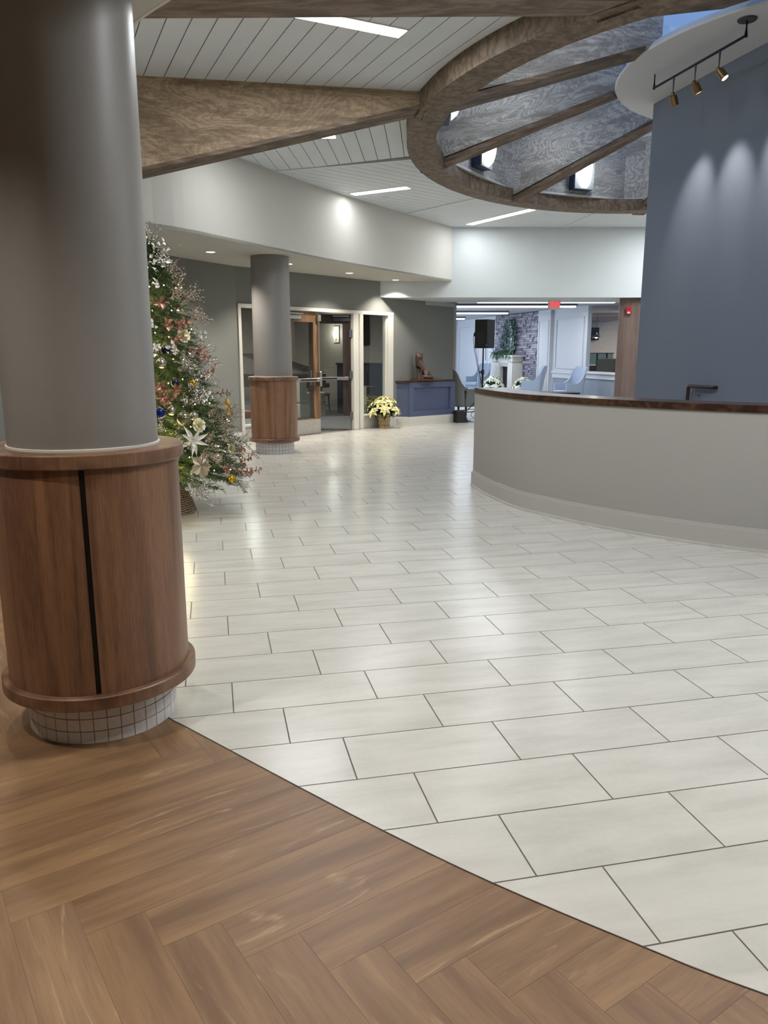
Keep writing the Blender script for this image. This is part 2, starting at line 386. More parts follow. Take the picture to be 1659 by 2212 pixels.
# herringbone planks
pw = .1522; NL = 8; pa = R(34.5); OH = Vector((-.643, 1.800)); e1 = Vector((cos(pa), sin(pa))); e2 = Vector((sin(pa), -cos(pa)))
woodreg = [(-5.9, -3.9), (8, -3.9), (8, .88)]+WOODEDGE[-2::-1]+[(-3.9, 7.2), (-5.9, 7.2)]
pg = .0004; wst = G()
for i in range(-60, 60):
    for j in range(-60, 60):
        for kind in (0, 1):
            if kind == 0:
                if (i-j) % (2*NL): continue
                r = (i, j, i+NL, j+1)
            else:
                if (i-j) % (2*NL) != 2*NL-1: continue
                r = (i, j, i+1, j+NL)
            q = [OH+e1*a*pw+e2*b*pw for a, b in ((r[0]+pg/pw, r[1]+pg/pw), (r[2]-pg/pw, r[1]+pg/pw), (r[2]-pg/pw, r[3]-pg/pw), (r[0]+pg/pw, r[3]-pg/pw))]
            c = sum(q, Vector((0, 0)))/4
            if c.x < -6 or c.x > 8 or c.y < -4 or c.y > 8: continue
            q = [tuple(v) for v in q]
            if area(q) < 0: q = q[::-1]
            p = clean(clip(woodreg, q))
            if len(p) < 3 or abs(area(p)) < .001: continue
            if area(p) < 0: p = p[::-1]
            d = e1 if kind == 0 else e2
            if 0.9 < c.y < 5.2 and -2.9 < c.x < 1.6:
                Mo = FR(c, d); Mi = Mo.inverted()
                add('plank', G().prism([tuple((Mi @ Vector((x, y, 0)))[:2]) for x, y in p], -.003, 0), OAK, fl, Mo)
            else: wst.prism(p, -.003, 0)
add('plank_field', wst, OAK, fl, kind='stuff')
add('underlay', G().prism([(x, y) for x, y in woodreg], -.0045, -.0006), plain('plank_joint', '#6c543f', .7), fl)
edge = [Vector((x, y, .0006)) for x, y in smoothline(WOODEDGE[4:16], 4)]
add('edge_strip', G().tube(edge, .0022, 4), plain('edge_metal', '#4c423a', .5), fl)
g = G().prism([tuple(A0+AD*a+Vector((-AD.y, AD.x))*b) for a, b in ((-1, .16), (6.4, .16), (6.4, 6.5), (-1, 6.5))], -.003, .004)
add('carpet', g, CARPET, fl, label='grey patterned carpet in the room behind the doors')

# ------------------------------------------------------------------ outer shell
g = G(); g.box(-6, -4, 0, -5.9, 16, 4); g.box(-6, -4.1, 0, 12, -4, 4); add('wall_back', g, CREAM, kind='structure')
add('wall_east', G().box(9.5, -4, 0, 9.6, 16, 4), CREAM, kind='structure')
g = G(); g.wallstrip(LEFTW, 0, SOF+.1, .15); add('wall_left', g, GREYW, kind='structure')
wf = G(); wf.box(3.93, 0, 0, 6.02, .15, BZ+.35, MW); wf.box(0, 0, 2.245, 3.93, .15, SOF+.1, MW)
wf = add('wall_front', wf, GREYW, kind='structure')
# window and door frames
tr = G()
for a, b in ((.015, .075), (.93, 1.05), (2.755, 2.90), (2.93, 3.03), (3.77, 3.93)): tr.box(a, -.02, 0, b, .13, 2.185, MW)
tr.box(.015, -.025, 2.185, 3.93, .14, 2.245, MW)
add('trim_1', tr, TRIM, kind='structure', label=None)
def sidelight(name, a, b, n):
    r = add(name, G().box(a, .0, 0, b, .11, .255, MW), plain('base_panel_paint', '#a9a69d', .6), kind='structure')
    add('window_frame', G().box(a, -.015, .25, b, .125, .28, MW).box(a, .02, .28, a+.02, .1, 2.185, MW).box(b-.02, .02, .28, b, .1, 2.185, MW), TRIM, r)
    add('pane', G().box(a+.02, .05, .28, b-.02, .06, 2.185, MW), GLS, r)
sidelight('window_1', .075, .93, 1); sidelight('window_2', 3.03, 3.77, 2)
# baseboards
g = G(); g.wallstrip(LEFTW, 0, .17, -.02); g.wallstrip(LEFTW, 0, .02, -.035); add('baseboard_left', g, TRIM, kind='structure')
add('baseboard_front', G().box(3.94, -.02, 0, 6.02, 0, .17, MW), TRIM, kind='structure')
# soffit and fascia
poly = [(-.12, 15.5)]+FASs[::-1]+NEARs[-2::-1]+[(9.5, 15.5), (9.5, -4), (-5.95, -4), (-5.95, 5.0), (-4.0, 5.0)]+[(x-.1, y) for x, y in LEFTW[1:-1]]+[(-2.45, 12.87)]
tri = geometry.tessellate_polygon([[Vector((x, y, 0)) for x, y in poly]]); n = len(poly)
g = G(); g.add([(x, y, SOF) for x, y in poly]+[(x, y, SOF+.03) for x, y in poly], [tuple(t) for t in tri]+[tuple(i+n for i in t) for t in tri]+[(i, (i+1) % n, n+(i+1) % n, n+i) for i in range(n)])
add('ceiling', g, SOFF, kind='structure')
g = G(); g.wallstrip(FASs[::-1], SOF-.001, CEIL+.05, -.015); g.wallstrip(NEARs[::-1], SOF-.001, CEIL+.05, -.015)
add('wall_fascia', g, CREAM, kind='structure')
g = G(); g.box(-.12, 15.5, BZ, 9.5, 15.62, 4.0); add('wall_bulkhead', g, BULK, kind='structure')
g = G(); g.box(-.5, 15.62, BZ, 9.5, 17.0, BZ+.03); add('ceiling', g, BULK, kind='structure')
add('trim_2', G().box(4.96, -.03, 2.44, 6.02, 0, BZ+.0, MW), plain('grey_header_paint', '#9fa19b', .7), kind='structure')

# planked central ceiling
loop = FASs[:-1]+NEARs[:-1]; ringo = [ring(d) for d in range(0, 360, 6)]
tri = geometry.tessellate_polygon([[Vector((x, y, 0)) for x, y in loop], [Vector((x, y, 0)) for x, y in ringo]])
V = [(x, y, CEIL+.02) for x, y in loop+ringo]
g = G(); g.add(V, [tuple(t) for t in tri]); nb = len(V); g.add([(x, y, CEIL+.05) for x, y, z in V], [tuple(t) for t in tri])
ce = add('ceiling', g, GAP, kind='structure')
FA, FB, FC, FDv = FAS[5], FAS[10], FAS[13], (3.45, 15.5)
def fasrange(i0, i1): return FASs[i0*4:i1*4+1]
wedges = [(212, 250, FASs[4:23], (.40, -.89)), (250, 282, FASs[22:41], (.06, 1)), (282, 318, fasrange(10, 13), (.745, .667)), (318, 354, fasrange(13, 14)+[FDv], (.98, .17)), (354, 390, [FDv, NEARs[0]]+NEARs[1:5], (.95, -.3))]
PW = .168
for a0, a1, outer, d in wedges:
    inner = [ring(a, .003) for a in range(a0, a1+1, 3)]
    sub = outer+inner[::-1] if area(outer+inner[::-1]) > 0 else (outer+inner[::-1])[::-1]
    Mo = FR((sum(p[0] for p in sub)/len(sub), sum(p[1] for p in sub)/len(sub)), d); Mi = Mo.inverted()
    sl = [tuple((Mi @ Vector((x, y, 0)))[:2]) for x, y in sub]
    if area(sl) < 0: sl = sl[::-1]
    for k in range(-32, 32):
        bx = [(-9, k*PW+.004), (9, k*PW+.004), (9, (k+1)*PW-.004), (-9, (k+1)*PW-.004)]
        p = clean(clip(sl, bx))
        if len(p) < 3 or abs(area(p)) < .003: continue
        add('plank', G().prism(p, CEIL, CEIL+.012), PLANKW, ce, Mo)
# narrow dividers where a wedge meets the next
for a, q in ((282, FB), (318, FC), (354, FDv)):
    p = Vector(ring(a)); v = Vector(q)-p
    add('divider', G().box(0, -.04, CEIL-.012, v.length-.01, .04, CEIL+.015), PLANKW, ce, FR(p, v))

# ring beam
NS = 96; g = G()
prof = [(-.3, RINGZ), (0, RINGZ), (0, CEIL+.03), (-.3, CEIL+.0)]
for i in range(NS):
    for off, z in prof: x, y = ring(360*i/NS, off); g.V.append((x, y, z))
for i in range(NS):
    j = (i+1) % NS
    for q in range(4): g.F.append((i*4+q, j*4+q, j*4+(q+1) % 4, i*4+(q+1) % 4))
rb = thing('ring_beam', 'brown oval wooden ring beam framing the skylight opening in the ceiling', 'beam', T(RC.x, RC.y, RINGZ))
RUSTIC_R = wood('rustic_ring', '#5f5244', '#776859', '#8d7d6c', s=2.2, axis=2, rings=4, streak=.8, rough=.6, spec=.2, patch='#5d4d3c', stretch=1, line=.25)
add('oval_frame', g, RUSTIC_R, rb)
# drum wall around the opening, faceted, a panel per facet
FIN = [212, 247, 282, 318, 354, 390, 426, 462, 498, 534]
dw = add('wall_skylight', G().box(-.01, -.01, CEIL+.0, .01, .01, CEIL+.02, T(*ring(282, -.1), 0)), RUSTIC_G, kind='structure')
DT = 4.72; facets = []
for i in range(10):
    p = Vector(ring(FIN[i], -.17)); q = Vector(ring(FIN[(i+1) % 10]+(360 if i == 9 else 0), -.17)); facets.append((p, q))
    M = FR(q, p-q); l = (p-q).length
    add('wall_panel', G().box(0, -.06, CEIL, l, 0, DT), RUSTIC_G, dw, M)
    add('cove_strip', G().box(.0, 0, CEIL, l, .03, CEIL+.025), plain('cove_strip_paint', '#c4c6c6', .4), dw, M)
sk = add('window_5', G().prism([tuple(Vector(ring(a, -.15))) for a in FIN][::-1], DT+.03, DT+.045), glass('skylight_glass', '#f4f7fa', .05), kind='structure')
g = G()
for p, q in facets: g.box(0, -.05, DT, (q-p).length, .05, DT+.08, FR(p, q-p))
add('window_frame', g, plain('skylight_frame_paint', '#c7cacc', .5), sk)

DC = Vector((4.37, 8.327)); DR = 1.99
# radiating rafters: deep boards, brown underside
def rafter(label, a, p_in, z_in, p_out=None, z_out=None, z_ring=3.695, wid=.26, side=1, p_ring=None):
    p = Vector(p_ring) if p_ring else Vector(ring(a, -.04)); p_in = Vector(p_in); l_b = (p_in-p).length
    while (p_in-DC).length < DR+.035: p_in = p_in+(p-p_in).normalized()*.01
    v = p_in-p; l = v.length; M = FR(p, v)
    t = thing('rafter', label, 'beam', T(p.x, p.y, z_ring), 'wooden rafters radiating to the ceiling disc')
    y0, y1 = (0, wid*side) if side > 0 else (wid*side, 0)
    add('board', G().vprism([(.0, z_ring+.03), (l_b, z_in+.04), (l_b, DT-.02), (.17, DT-.02), (.17, CEIL+.03), (0, CEIL+.0)], y0+.005, y1-.005), RUSTIC_G, t, M)
    add('underside_board', G().vprism([(.0, z_ring-.055), (l, z_in), (l, z_in+.035), (.0, z_ring-.0)], y0, y1), RUSTIC_D, t, M)
    if p_out:
        v2 = Vector(p_out)-p; l2 = v2.length; M2 = FR(p, v2); s2 = (-y1, -y0)
        add('outer_board', G().vprism([(.0, z_ring+.02), (.0, CEIL+.005), (l2, CEIL+.005), (l2, z_out+.03)], s2[0]+.005, s2[1]-.005), RUSTIC, t, M2)
        add('outer_underside_board', G().vprism([(-.05, z_ring-.0), (l2, z_out), (l2, z_out+.035), (-.05, z_ring+.035)], s2[0], s2[1]), RUSTIC_D, t, M2)
    return t
rafter('wooden rafter crossing the very top of the view', 212, (2.72, 6.90), 4.2, (-1.03, 3.60), 2.82, 3.69, wid=-.30, side=1, p_ring=(1.43, 5.72)) if False else None
rafter('wooden rafter crossing the very top of the view', 212, (2.75, 6.94), 4.2, (-1.12, 3.55), 2.83, 3.69, .30, -1, (1.43, 5.72))
rafter('deep tapering rafter running from behind the near column to the ring', 247, (2.56, 7.80), 4.2, (-2.70, 7.19), 2.90, 3.695, .28, 1, (.373, 7.70))
rafter('wooden rafter meeting the ring at its far left, below the tapering one', 282, (2.54, 8.99), 4.2, wid=.2, p_ring=(.45, 10.13))
rafter('wooden rafter rising from the ring between two wall lights', 318, (3.26, 10.09), 4.2, wid=.2, p_ring=(1.87, 11.98))
rafter('short length of rafter beside the blue wall', 354, (4.35, 10.35), 4.2, wid=.2, p_ring=(4.0, 13.1))
for j_, a in enumerate((390, 426, 462, 498, 534)):
    p = Vector(ring(a, -.04)); d = (p-DC).normalized(); rafter('rafter out of view on the '+['far', 'far right', 'right', 'near right', 'nearest'][j_]+' side of the skylight', a, DC+d*(DR+.02), 4.2, wid=.2)

# hanging oval disc and blue wall
g = G(); g.lathe([(0, 4.2), (DR, 4.2), (DR+.012, 4.215), (DR-.03, 4.27), (0, 4.27)], 96, M=T(DC.x, DC.y, 0), caps=False)
dk = add('ceiling_disc', g, plain('disc_paint', '#cdcfd0', .7, amt=.01), smooth=True)
tag(dk, 'round grey-white ceiling disc hanging over the blue wall at the upper right', 'ceiling disc')
BW0 = Vector((3.03, 9.38)); BWd = Vector((.44, -1.72)).normalized()
bwp = [tuple(BW0+BWd*s_+Vector((BWd.y, -BWd.x))*(.03*sin(pi*s_/2.8))) for s_ in [i*.25 for i in range(13)]]
g = G(); g.wallstrip(bwp, 0, 4.2, .14)
g.box(3.15, 9.27, 0, 5.6, 9.40, 4.2); add('wall_right', g, BLUEW, kind='structure')

# ------------------------------------------------------------------ reception desk
DK = smoothline([(1.01, 8.56), (1.10, 7.95), (1.29, 7.27), (1.53, 6.87), (1.82, 6.47), (2.30, 5.98), (2.87, 5.57), (3.6, 5.25), (4.5, 5.1), (5.6, 5.3)], 5)
t = thing('reception_desk', 'long curved grey reception counter with a dark wood top', 'desk', T(1.5, 7, 0))
add('front_panel', G().wallstrip(DK, .02, 1.035, .12), DESKP, t, smooth=True)
g = G().wallstrip(DK, 0, .155, -.022).wallstrip(DK, .155, .175, -.012)
g.box(-.022, -.0, 0, 0.12, .022, .155, T(1.01, 8.56, 0) @ RZ(R(8)))
add('baseboard', g, plain('desk_base_paint', '#b5b1ab', .45, amt=.01), t, smooth=True)
add('shoe_moulding', G().wallstrip(DK, 0, .022, -.036), plain('shoe_paint', '#c3bfb7', .4), t, smooth=True)
DKo = [(DK[i][0], DK[i][1]) for i in range(len(DK))]
add('countertop', G().wallstrip([(x, y) for x, y in G().wallstrip(DK, 0, 1, -.012).V and [(v[0], v[1]) for v in G().wallstrip(DK, 0, 1, -.012).V[2*len(DK):3*len(DK)]]], 1.037, 1.09, .36), COUNTER, t, smooth=True)
add('end_panel', G().box(0, 0, .0, .2, .03, 1.035, T(1.01, 8.56, 0) @ RZ(R(8))), DESKP, t)

hr = thing('handrail', 'dark brown handrail end on the blue wall behind the counter', 'handrail', T(3.35, 8.1, 1.1))
Mh = FR(BW0+BWd*1.15+Vector((BWd.y, -BWd.x))*(-.0), BWd)
add('rail', G().tube([(0, -.09, .93), (0, -.09, 1.10), (.012, -.09, 1.12), (.36, -.09, 1.12), (.375, -.08, 1.12), (.375, -.0, 1.12)], .019, 8), plain('dark_bronze', '#33211b', .4), hr, Mh, smooth=True)
add('bracket', G().tube([(.12, -.09, 1.10), (.12, -.09, 1.03), (.12, -.03, 1.03)], .009, 6), CHROME, hr, Mh)

# ------------------------------------------------------------------ columns
def column(x, y, label, near):
    M = T(x, y, 0); a_s = math.atan2(-y, -x)-R(3.2)
    t = thing('column', label, 'column', M)
    add('shaft', G().lathe([(.275, 1.1), (.275, SOF)], 64), COLP, t, M, smooth=True)
    add('collar', G().lathe([(.275, 1.118), (.281, 1.118), (.281, 1.128), (.275, 1.130)], 64, caps=False), TRIM, t, M, smooth=True)
    add('ledge', G().lathe([(.27, 1.068), (.366, 1.068), (.370, 1.072), (.370, 1.116), (.366, 1.120), (.27, 1.120)], 72, caps=False), WALNUT_H, t, M, smooth=True)
    if near:
        for k in (0, 1):
            b = a_s+k*pi+.026; add('panel', G().lathe([(.33, .222), (.348, .222), (.348, 1.068), (.33, 1.068)], 32, b, b+pi-.052, caps=False), WALNUT, t, M, smooth=True)
        add('core', G().lathe([(.333, .2), (.333, 1.07)], 48), BLKP, t, M, smooth=True, label='black reveal strip between the wood panels')
    else:
        add('panel', G().lathe([(.33, .2), (.345, .2), (.345, 1.068), (.33, 1.068)], 64, caps=False), WALNUT, t, M, smooth=True)
    add('lower_ring', G().lathe([(.28, .172), (.371, .172), (.375, .176), (.375, .219), (.371, .223), (.28, .223)], 72, caps=False), WALNUT_H, t, M, smooth=True)
    pl = add('plinth', G().lathe([(.284, 0), (.284, .173)], 72), GROUT if not near else plain('mosaic_grout', '#85796f', .9), t, M, smooth=True)
    nt_ = 36; da = 2*pi/nt_; ga = .0012/.288
    rows = [(.001, .048), (.052, .099), (.103, .150), (.154, .172)]
    if near:
        for z0, z1 in rows:
            me = mesh('tile', G().lathe([(.284, z0), (.2885, z0), (.2885, z1), (.284, z1)], 2, ga, da-ga, caps=False), MOSAIC); fixn(me)
            for k in range(nt_): add('tile', me, MOSAIC, pl, M @ RZ(k*da+.03))
    else:
        g = G()
        for z0, z1 in rows:
            for k in range(nt_): g.lathe([(.284, z0), (.2885, z0), (.2885, z1), (.284, z1)], 1, ga*1.6, da-ga*1.6, M=RZ(k*da), caps=False)
        add('plinth_tiles', g, MOSAIC, t, M, kind='stuff')
column(-1.166, 2.985, 'large grey round column in the foreground with a wood-panelled base', True)
column(-1.645, 11.56, 'grey round column in front of the glazed doors, farther away', False)

# ------------------------------------------------------------------ doors
def door(name, label, a, wid, ang, hinge_right, mat, dark):
    # local frame: x from hinge along the leaf, y behind
    if hinge_right: M = MW @ T(a, .04, 0) @ RZ(pi-ang) @ Matrix.Diagonal((1, -1, 1, 1))
    else: M = MW @ T(a, .04, 0)
    t = tag(thing(name, None, None, M), kind='structure')
    g = G(); g.box(0, 0, .01, .15, .045, 2.17); g.box(wid-.16, 0, .01, wid, .045, 2.17); g.box(.15, 0, 2.0, wid-.16, .045, 2.17); g.box(.15, 0, .01, wid-.16, .045, .285)
    add('leaf', g, mat, t, M)
    add('pane', G().box(.15, .018, .285, wid-.16, .026, 2.0), GLS, t, M)
    add('kick_plate', G().box(.01, -.006, .015, wid-.01, 0, .272), plain('satin_plate', '#a5a198', .5, .35) if not dark else plain('polished_plate', '#8d9196', .16, 1.0), t, M)
    add('closer', G().box(.03, -.06, 2.045, .34, -.001, 2.115, bev=.004), plain('closer_grey', '#9a9b99' if not dark else '#3b3f42', .4, .3) if not dark else plain('closer_shaded', '#3b4144', .4, .3), t, M)  # the open leaf gets a shaded copy of the closer grey
    add('closer_arm', G().box(.05, -.10, 2.128, .35, -.045, 2.142), CHROME, t, M)
    pb = G().box(.06, -.075, .955, wid-.05, -.045, 1.015, bev=.004).box(.06, -.05, .95, .12, -.001, 1.02).box(wid-.11, -.05, .94, wid-.03, -.001, 1.03)
    add('push_bar', pb, CHROME, t, M); add('push_pad', G().box(.28, -.078, .972, wid-.16, -.0745, 1.0), BLKP, t, M)
    add('latch_case', G().box(wid-.075, -.07, .86, wid-.02, -.0, 1.13, bev=.008), CHROME, t, M)
    if not dark: add('vertical_rod', G().tube([(wid-.048, -.03, 1.12), (wid-.048, -.03, 2.07)], .011, 8).box(wid-.085, -.055, 2.02, wid-.01, 0, 2.13), CHROME, t, M)
    for z in (.28, 1.05, 1.82): add('hinge', G().box(-.03, -.02, z-.07, .03, .012, z+.07), plain('hinge_steel', '#6a7076', .4, .8), t, M)
    return t
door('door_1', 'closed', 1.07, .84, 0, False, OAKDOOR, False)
door('door_2', 'open', 2.74, .80, R(38), True, DOORSHADE, True)

# ------------------------------------------------------------------ room behind the doors
g = G(); g.box(-1, 5.4, 0, 6.4, 5.5, 2.9, MW); g.box(6.3, .2, 0, 6.4, 5.5, 2.9, MW)
add('wall_inner', g, plain('inner_wall_paint', '#a39a90', .8), kind='structure'); 
add('wall_inner', G().box(-1.1, .15, 0, -1, 5.5, 2.9, MW), plain('inner_side_paint', '#8a8b85', .8), kind='structure')
add('ceiling', G().box(-1.1, .15, 2.5, 6.4, 5.5, 2.55, MW), plain('inner_ceiling', '#77766f', .8), kind='structure')
add('baseboard_inner', G().box(-1, 5.37, 0, 6.3, 5.4, .16, MW), TRIM, kind='structure')
Ms = MW @ T(6.29, 3.84, 0) @ RZ(R(-90))
t = thing('wall_sconce', 'small glowing wall light seen through the open dark door', 'wall light', Ms @ T(0, 0, 1.9))
add('backplate', G().box(-.08, -.02, 1.72, .10, 0, 2.12), plain('sconce_plate', '#b8b4a6', .4), t, Ms)
add('shade', G().lathe([(0, 1.79), (.025, 1.83), (.05, 1.94), (.035, 2.0), (0, 2.02)], 16, M=T(0, -.06, 0), caps=False), emit('sconce_glow', '#fff6e0', 5), t, Ms, smooth=True)
lamp('glow', 'POINT', 8, WARM, Ms @ T(0, -.2, 1.95), t, shadow_soft_size=.08)
# piano, sofa, red chairs, cabinet and boxes, screen
Mp = MW @ T(3.3, 3.0, 0) @ RZ(R(-10))
t = thing('piano', 'black piano with raised lid behind the closed door glass', 'piano', Mp)
add('body', G().prism([(0, 0), (1.5, 0), (1.5, .8), (1.1, 1.25), (.6, 1.45), (.1, 1.4), (0, 1.2)], .68, .98), plain('piano_black', '#08080a', .15), t, Mp)
add('lid', G().prism([(0, 0), (1.5, 0), (1.5, .8), (1.1, 1.25), (.6, 1.45), (.1, 1.4), (0, 1.2)], 0, .025, T(0, 0, 1.42) @ RY(R(16))), plain('piano_lid', '#2a1c17', .2), t, Mp)
for x, y in ((.1, .1), (1.4, .1), (.5, 1.2)): add('leg', G().tube([(x, y, 0), (x, y, .7)], [.03, .05], 8), MATS['piano_black'], t, Mp)
add('keyboard', G().box(.1, -.28, .68, 1.4, 0, .78), MATS['piano_black'], t, Mp)
add('book', G().box(-.1, 0, 0, .14, .2, .05), plain('book_cover', '#d8d6d0', .5), None, MW @ T(4.55, 3.0, .98) @ RZ(.3)); tag(list(W)[-1], 'pale book lying on the piano', 'book')
Mf = MW @ T(3.0, 1.75, 0)
t = thing('sofa', 'beige upholstered sofa behind the closed door', 'sofa', Mf); SB = plain('beige_fabric', '#9a958a', .9)
for nm, bx in (('base', (0, 0, .1, .75, .9, .42)), ('backrest', (0, .0, .42, .2, .9, .92)), ('armrest', (.2, 0, .42, .75, .16, .64)), ('armrest', (.2, .74, .42, .75, .9, .64)), ('cushion', (.2, .16, .42, .75, .74, .54))): add(nm, G().box(*bx, bev=.03), SB, t, Mf)
for x in (.06, .69):
    for y in (.06, .84): add('leg', G().tube([(x, y, 0), (x, y, .12)], .02, 6), DARKLEG, t, Mf)
def side_chair(label, M, fab, name='side_chair'):
    t = thing(name, label, 'chair', M)
    add('seat', G().box(-.22, -.22, .43, .22, .22, .49, bev=.02), fab, t, M)
    for x in (-.2, .2):
        for y in (-.2, .2): add('leg', G().tube([(x, y, 0), (x*.92, y*.92, .43)], [.012, .02], 6), DARKLEG, t, M)
    add('backrest', G().box(-.21, .19, .62, .21, .22, .95, bev=.01).box(-.21, .19, .45, -.18, .22, .63).box(.18, .19, .45, .21, .22, .63), DARKLEG, t, M)
    for y in (-.19, .19): add('stretcher', G().tube([(-.19, y, .2), (.19, y, .2)], .009, 6), DARKLEG, t, M)
    return t
RED = plain('red_fabric', '#8e2f33', .8)
side_chair('small dark chair with a red seat seen through the open door', MW @ T(5.2, 3.4, 0) @ RZ(.5), RED)
Mr = MW @ T(.42, .75, 0)
t = thing('armchair', 'rust-red slim armchair half hidden behind the far column', 'chair', Mr); RUST = plain('rust_fabric', '#9c4a35', .85)
add('backrest', G().vprism([(-.05, .35), (.04, .35), (-.12, .95), (-.2, 1.02), (-.27, .98)], -.25, .25), RUST, t, Mr)
add('seat', G().box(-.08, -.25, .33, .42, .25, .45, bev=.03), RUST, t, Mr)
for x in (-.02, .38):
    for y in (-.2, .2): add('leg', G().tube([(x, y, 0), (x, y, .35)], .015, 6), DARKLEG, t, Mr)
Mc = MW @ T(5.68, 3.25, 0) @ RZ(R(-90))
t = thing('base_cabinet', 'dark blue base cabinet behind the right side window', 'cabinet', Mc); DN = plain('dark_navy_paint', '#1b2433', .5)
add('carcass', G().box(0, 0, 0, 1.6, .6, 1.18), DN, t, Mc); add('worktop', G().box(-.02, -.03, 1.18, 1.62, .6, 1.22), BLKP, t, Mc)
for k in range(3): add('door', G().box(.03+.52*k, -.02, .1, .5+.52*k, 0, 1.0), DN, t, Mc)
t = tag(add('wall_screen', G().box(0, 0, 1.65, .45, .06, 2.42, bev=.01), plain('screen_black', '#050506', .15), None, MW @ T(6.2, 3.15, 0) @ RZ(R(-90))), 'black wall screen seen at the top of the right side window', 'screen')
Mb = MW @ T(4.70, 1.4, 0)
t = thing('storage_box', 'pale box on a low pedestal behind the right side window', 'box', Mb)
add('pedestal', G().box(0, 0, 0, .7, .5, .42), plain('box_grey', '#77766c', .7), t, Mb); add('box', G().box(.05, .05, .42, .42, .4, .72), plain('box_pale', '#8b8a80', .7), t, Mb)
lamp('back_room_fill', 'AREA', 130, WARM, MW @ T(2.2, 2.6, 2.45), None, shape='RECTANGLE', size=2.5, size_y=1.0)  # unseen area lamp added to brighten the room behind the glass

# ------------------------------------------------------------------ navy cabinet with fox and poinsettia
c0 = Vector((.487, 15.815)); cdv = Vector((1.049, .905)).normalized(); MC = FR(c0, cdv)
t = thing('display_cabinet', 'slate blue panelled cabinet with a dark wood top below the fox statue', 'cabinet', MC)
cp = [(0, 0), (1.33, 0), (1.33, .62), (-.03, .62), (-.03, .50)]
add('body', G().box(0, 0, .17, 1.33, .60, .875).prism([(-.0, .0), (0.0, .6), (-.03, .6), (-.26, .42)][::-1], .17, .875), NAVY, t, MC)
g = G(); g.box(0, -.045, .17, 1.33, 0, .29).box(0, -.045, .76, 1.33, 0, .875).box(0, -.045, .29, .13, 0, .76).box(1.19, -.045, .29, 1.33, 0, .76)
add('frame', g, NAVY, t, MC)
add('top', G().prism([(-.03, -.06), (1.35, -.06), (1.35, .60), (-.04, .60), (-.29, .42)], .875, .905), COUNTER, t, MC)
add('base', G().prism([(-.03, -.07), (1.36, -.07), (1.36, .6), (-.04, .6), (-.30, .42)], 0, .16).prism([(-.02, -.06), (1.35, -.06), (1.35, .6), (-.04, .6), (-.29, .42)], .16, .175), TRIM, t, MC)
add('shoe_moulding', G().prism([(-.035, -.082), (1.37, -.082), (1.37, .6), (-.04, .6), (-.32, .42)], 0, .02), TRIM, t, MC)
# fox
Mx = T(.73, 16.17, .935) @ RZ(R(8)); BR = plain('patinated_bronze', '#5a4a42', .42, .55, tex=60, amt=.25, bmp=.4)
t = thing('fox_statue', 'bronze statue of a sitting fox on a wooden plaque', 'statue', Mx)
N = [(.10, .02, .11, .085), (.06, .01, .22, .085), (.01, 0, .31, .07), (-.015, -.01, .385, .056), (-.005, -.03, .455, .060), (.0, -.075, .44, .033), (.008, -.12, .432, .016),
     (-.045, -.02, .50, .028), (-.058, -.02, .56, .008), (.038, -.02, .50, .028), (.052, -.02, .56, .008),
     (-.025, -.035, .2, .034), (-.032, -.04, .08, .02), (-.032, -.045, .02, .018), (-.03, -.09, .014, .017),
     (.025, -.04, .2, .034), (.022, -.05, .08, .02), (.022, -.055, .02, .018), (.024, -.10, .014, .017),
     (.115, -.05, .12, .066), (.10, -.09, .045, .035), (.06, -.12, .016, .02),
     (.17, .03, .05, .04), (.22, -.05, .042, .045), (.19, -.13, .042, .046), (.10, -.16, .045, .036), (.03, -.15, .055, .016)]
E_ = [(0, 1), (1, 2), (2, 3), (3, 4), (4, 5), (5, 6), (4, 7), (7, 8), (4, 9), (9, 10), (2, 11), (11, 12), (12, 13), (13, 14), (2, 15), (15, 16), (16, 17), (17, 18), (0, 19), (19, 20), (20, 21), (0, 22), (22, 23), (23, 24), (24, 25), (25, 26)]
def skin(name, N, E_, mat, parent, M, root=0):
    me = bpy.data.meshes.new(name); me.from_pydata([n[:3] for n in N], E_, []); me.materials.append(mat)
    o = bpy.data.objects.new(name, me); link(o, parent, M)
    md = o.modifiers.new('skin', 'SKIN'); md.use_smooth_shade = True
    sv = me.skin_vertices[0].data
    for i, n in enumerate(N): sv[i].radius = (n[3], n[3]); sv[i].use_root = (i == root)
    s = o.modifiers.new('sub', 'SUBSURF'); s.levels = 2; s.render_levels = 2
    return o
skin('body', [(a_*1.22, b_*1.15, c_, d_*1.14) for a_, b_, c_, d_ in N], E_, BR, t, Mx)
for sx in (-1, 1): add('eye', G().ball((.004+sx*.026, -.085, .478), .008, 8, 6), BLKP, t, Mx)
add('plaque', G().box(-.13, -.23, -.015, .28, .12, .005, bev=.004), MAHOG, t, Mx); add('plaque_base', G().box(-.19, -.26, -.03, .36, .16, -.015, bev=.003), MAHOG, t, Mx)

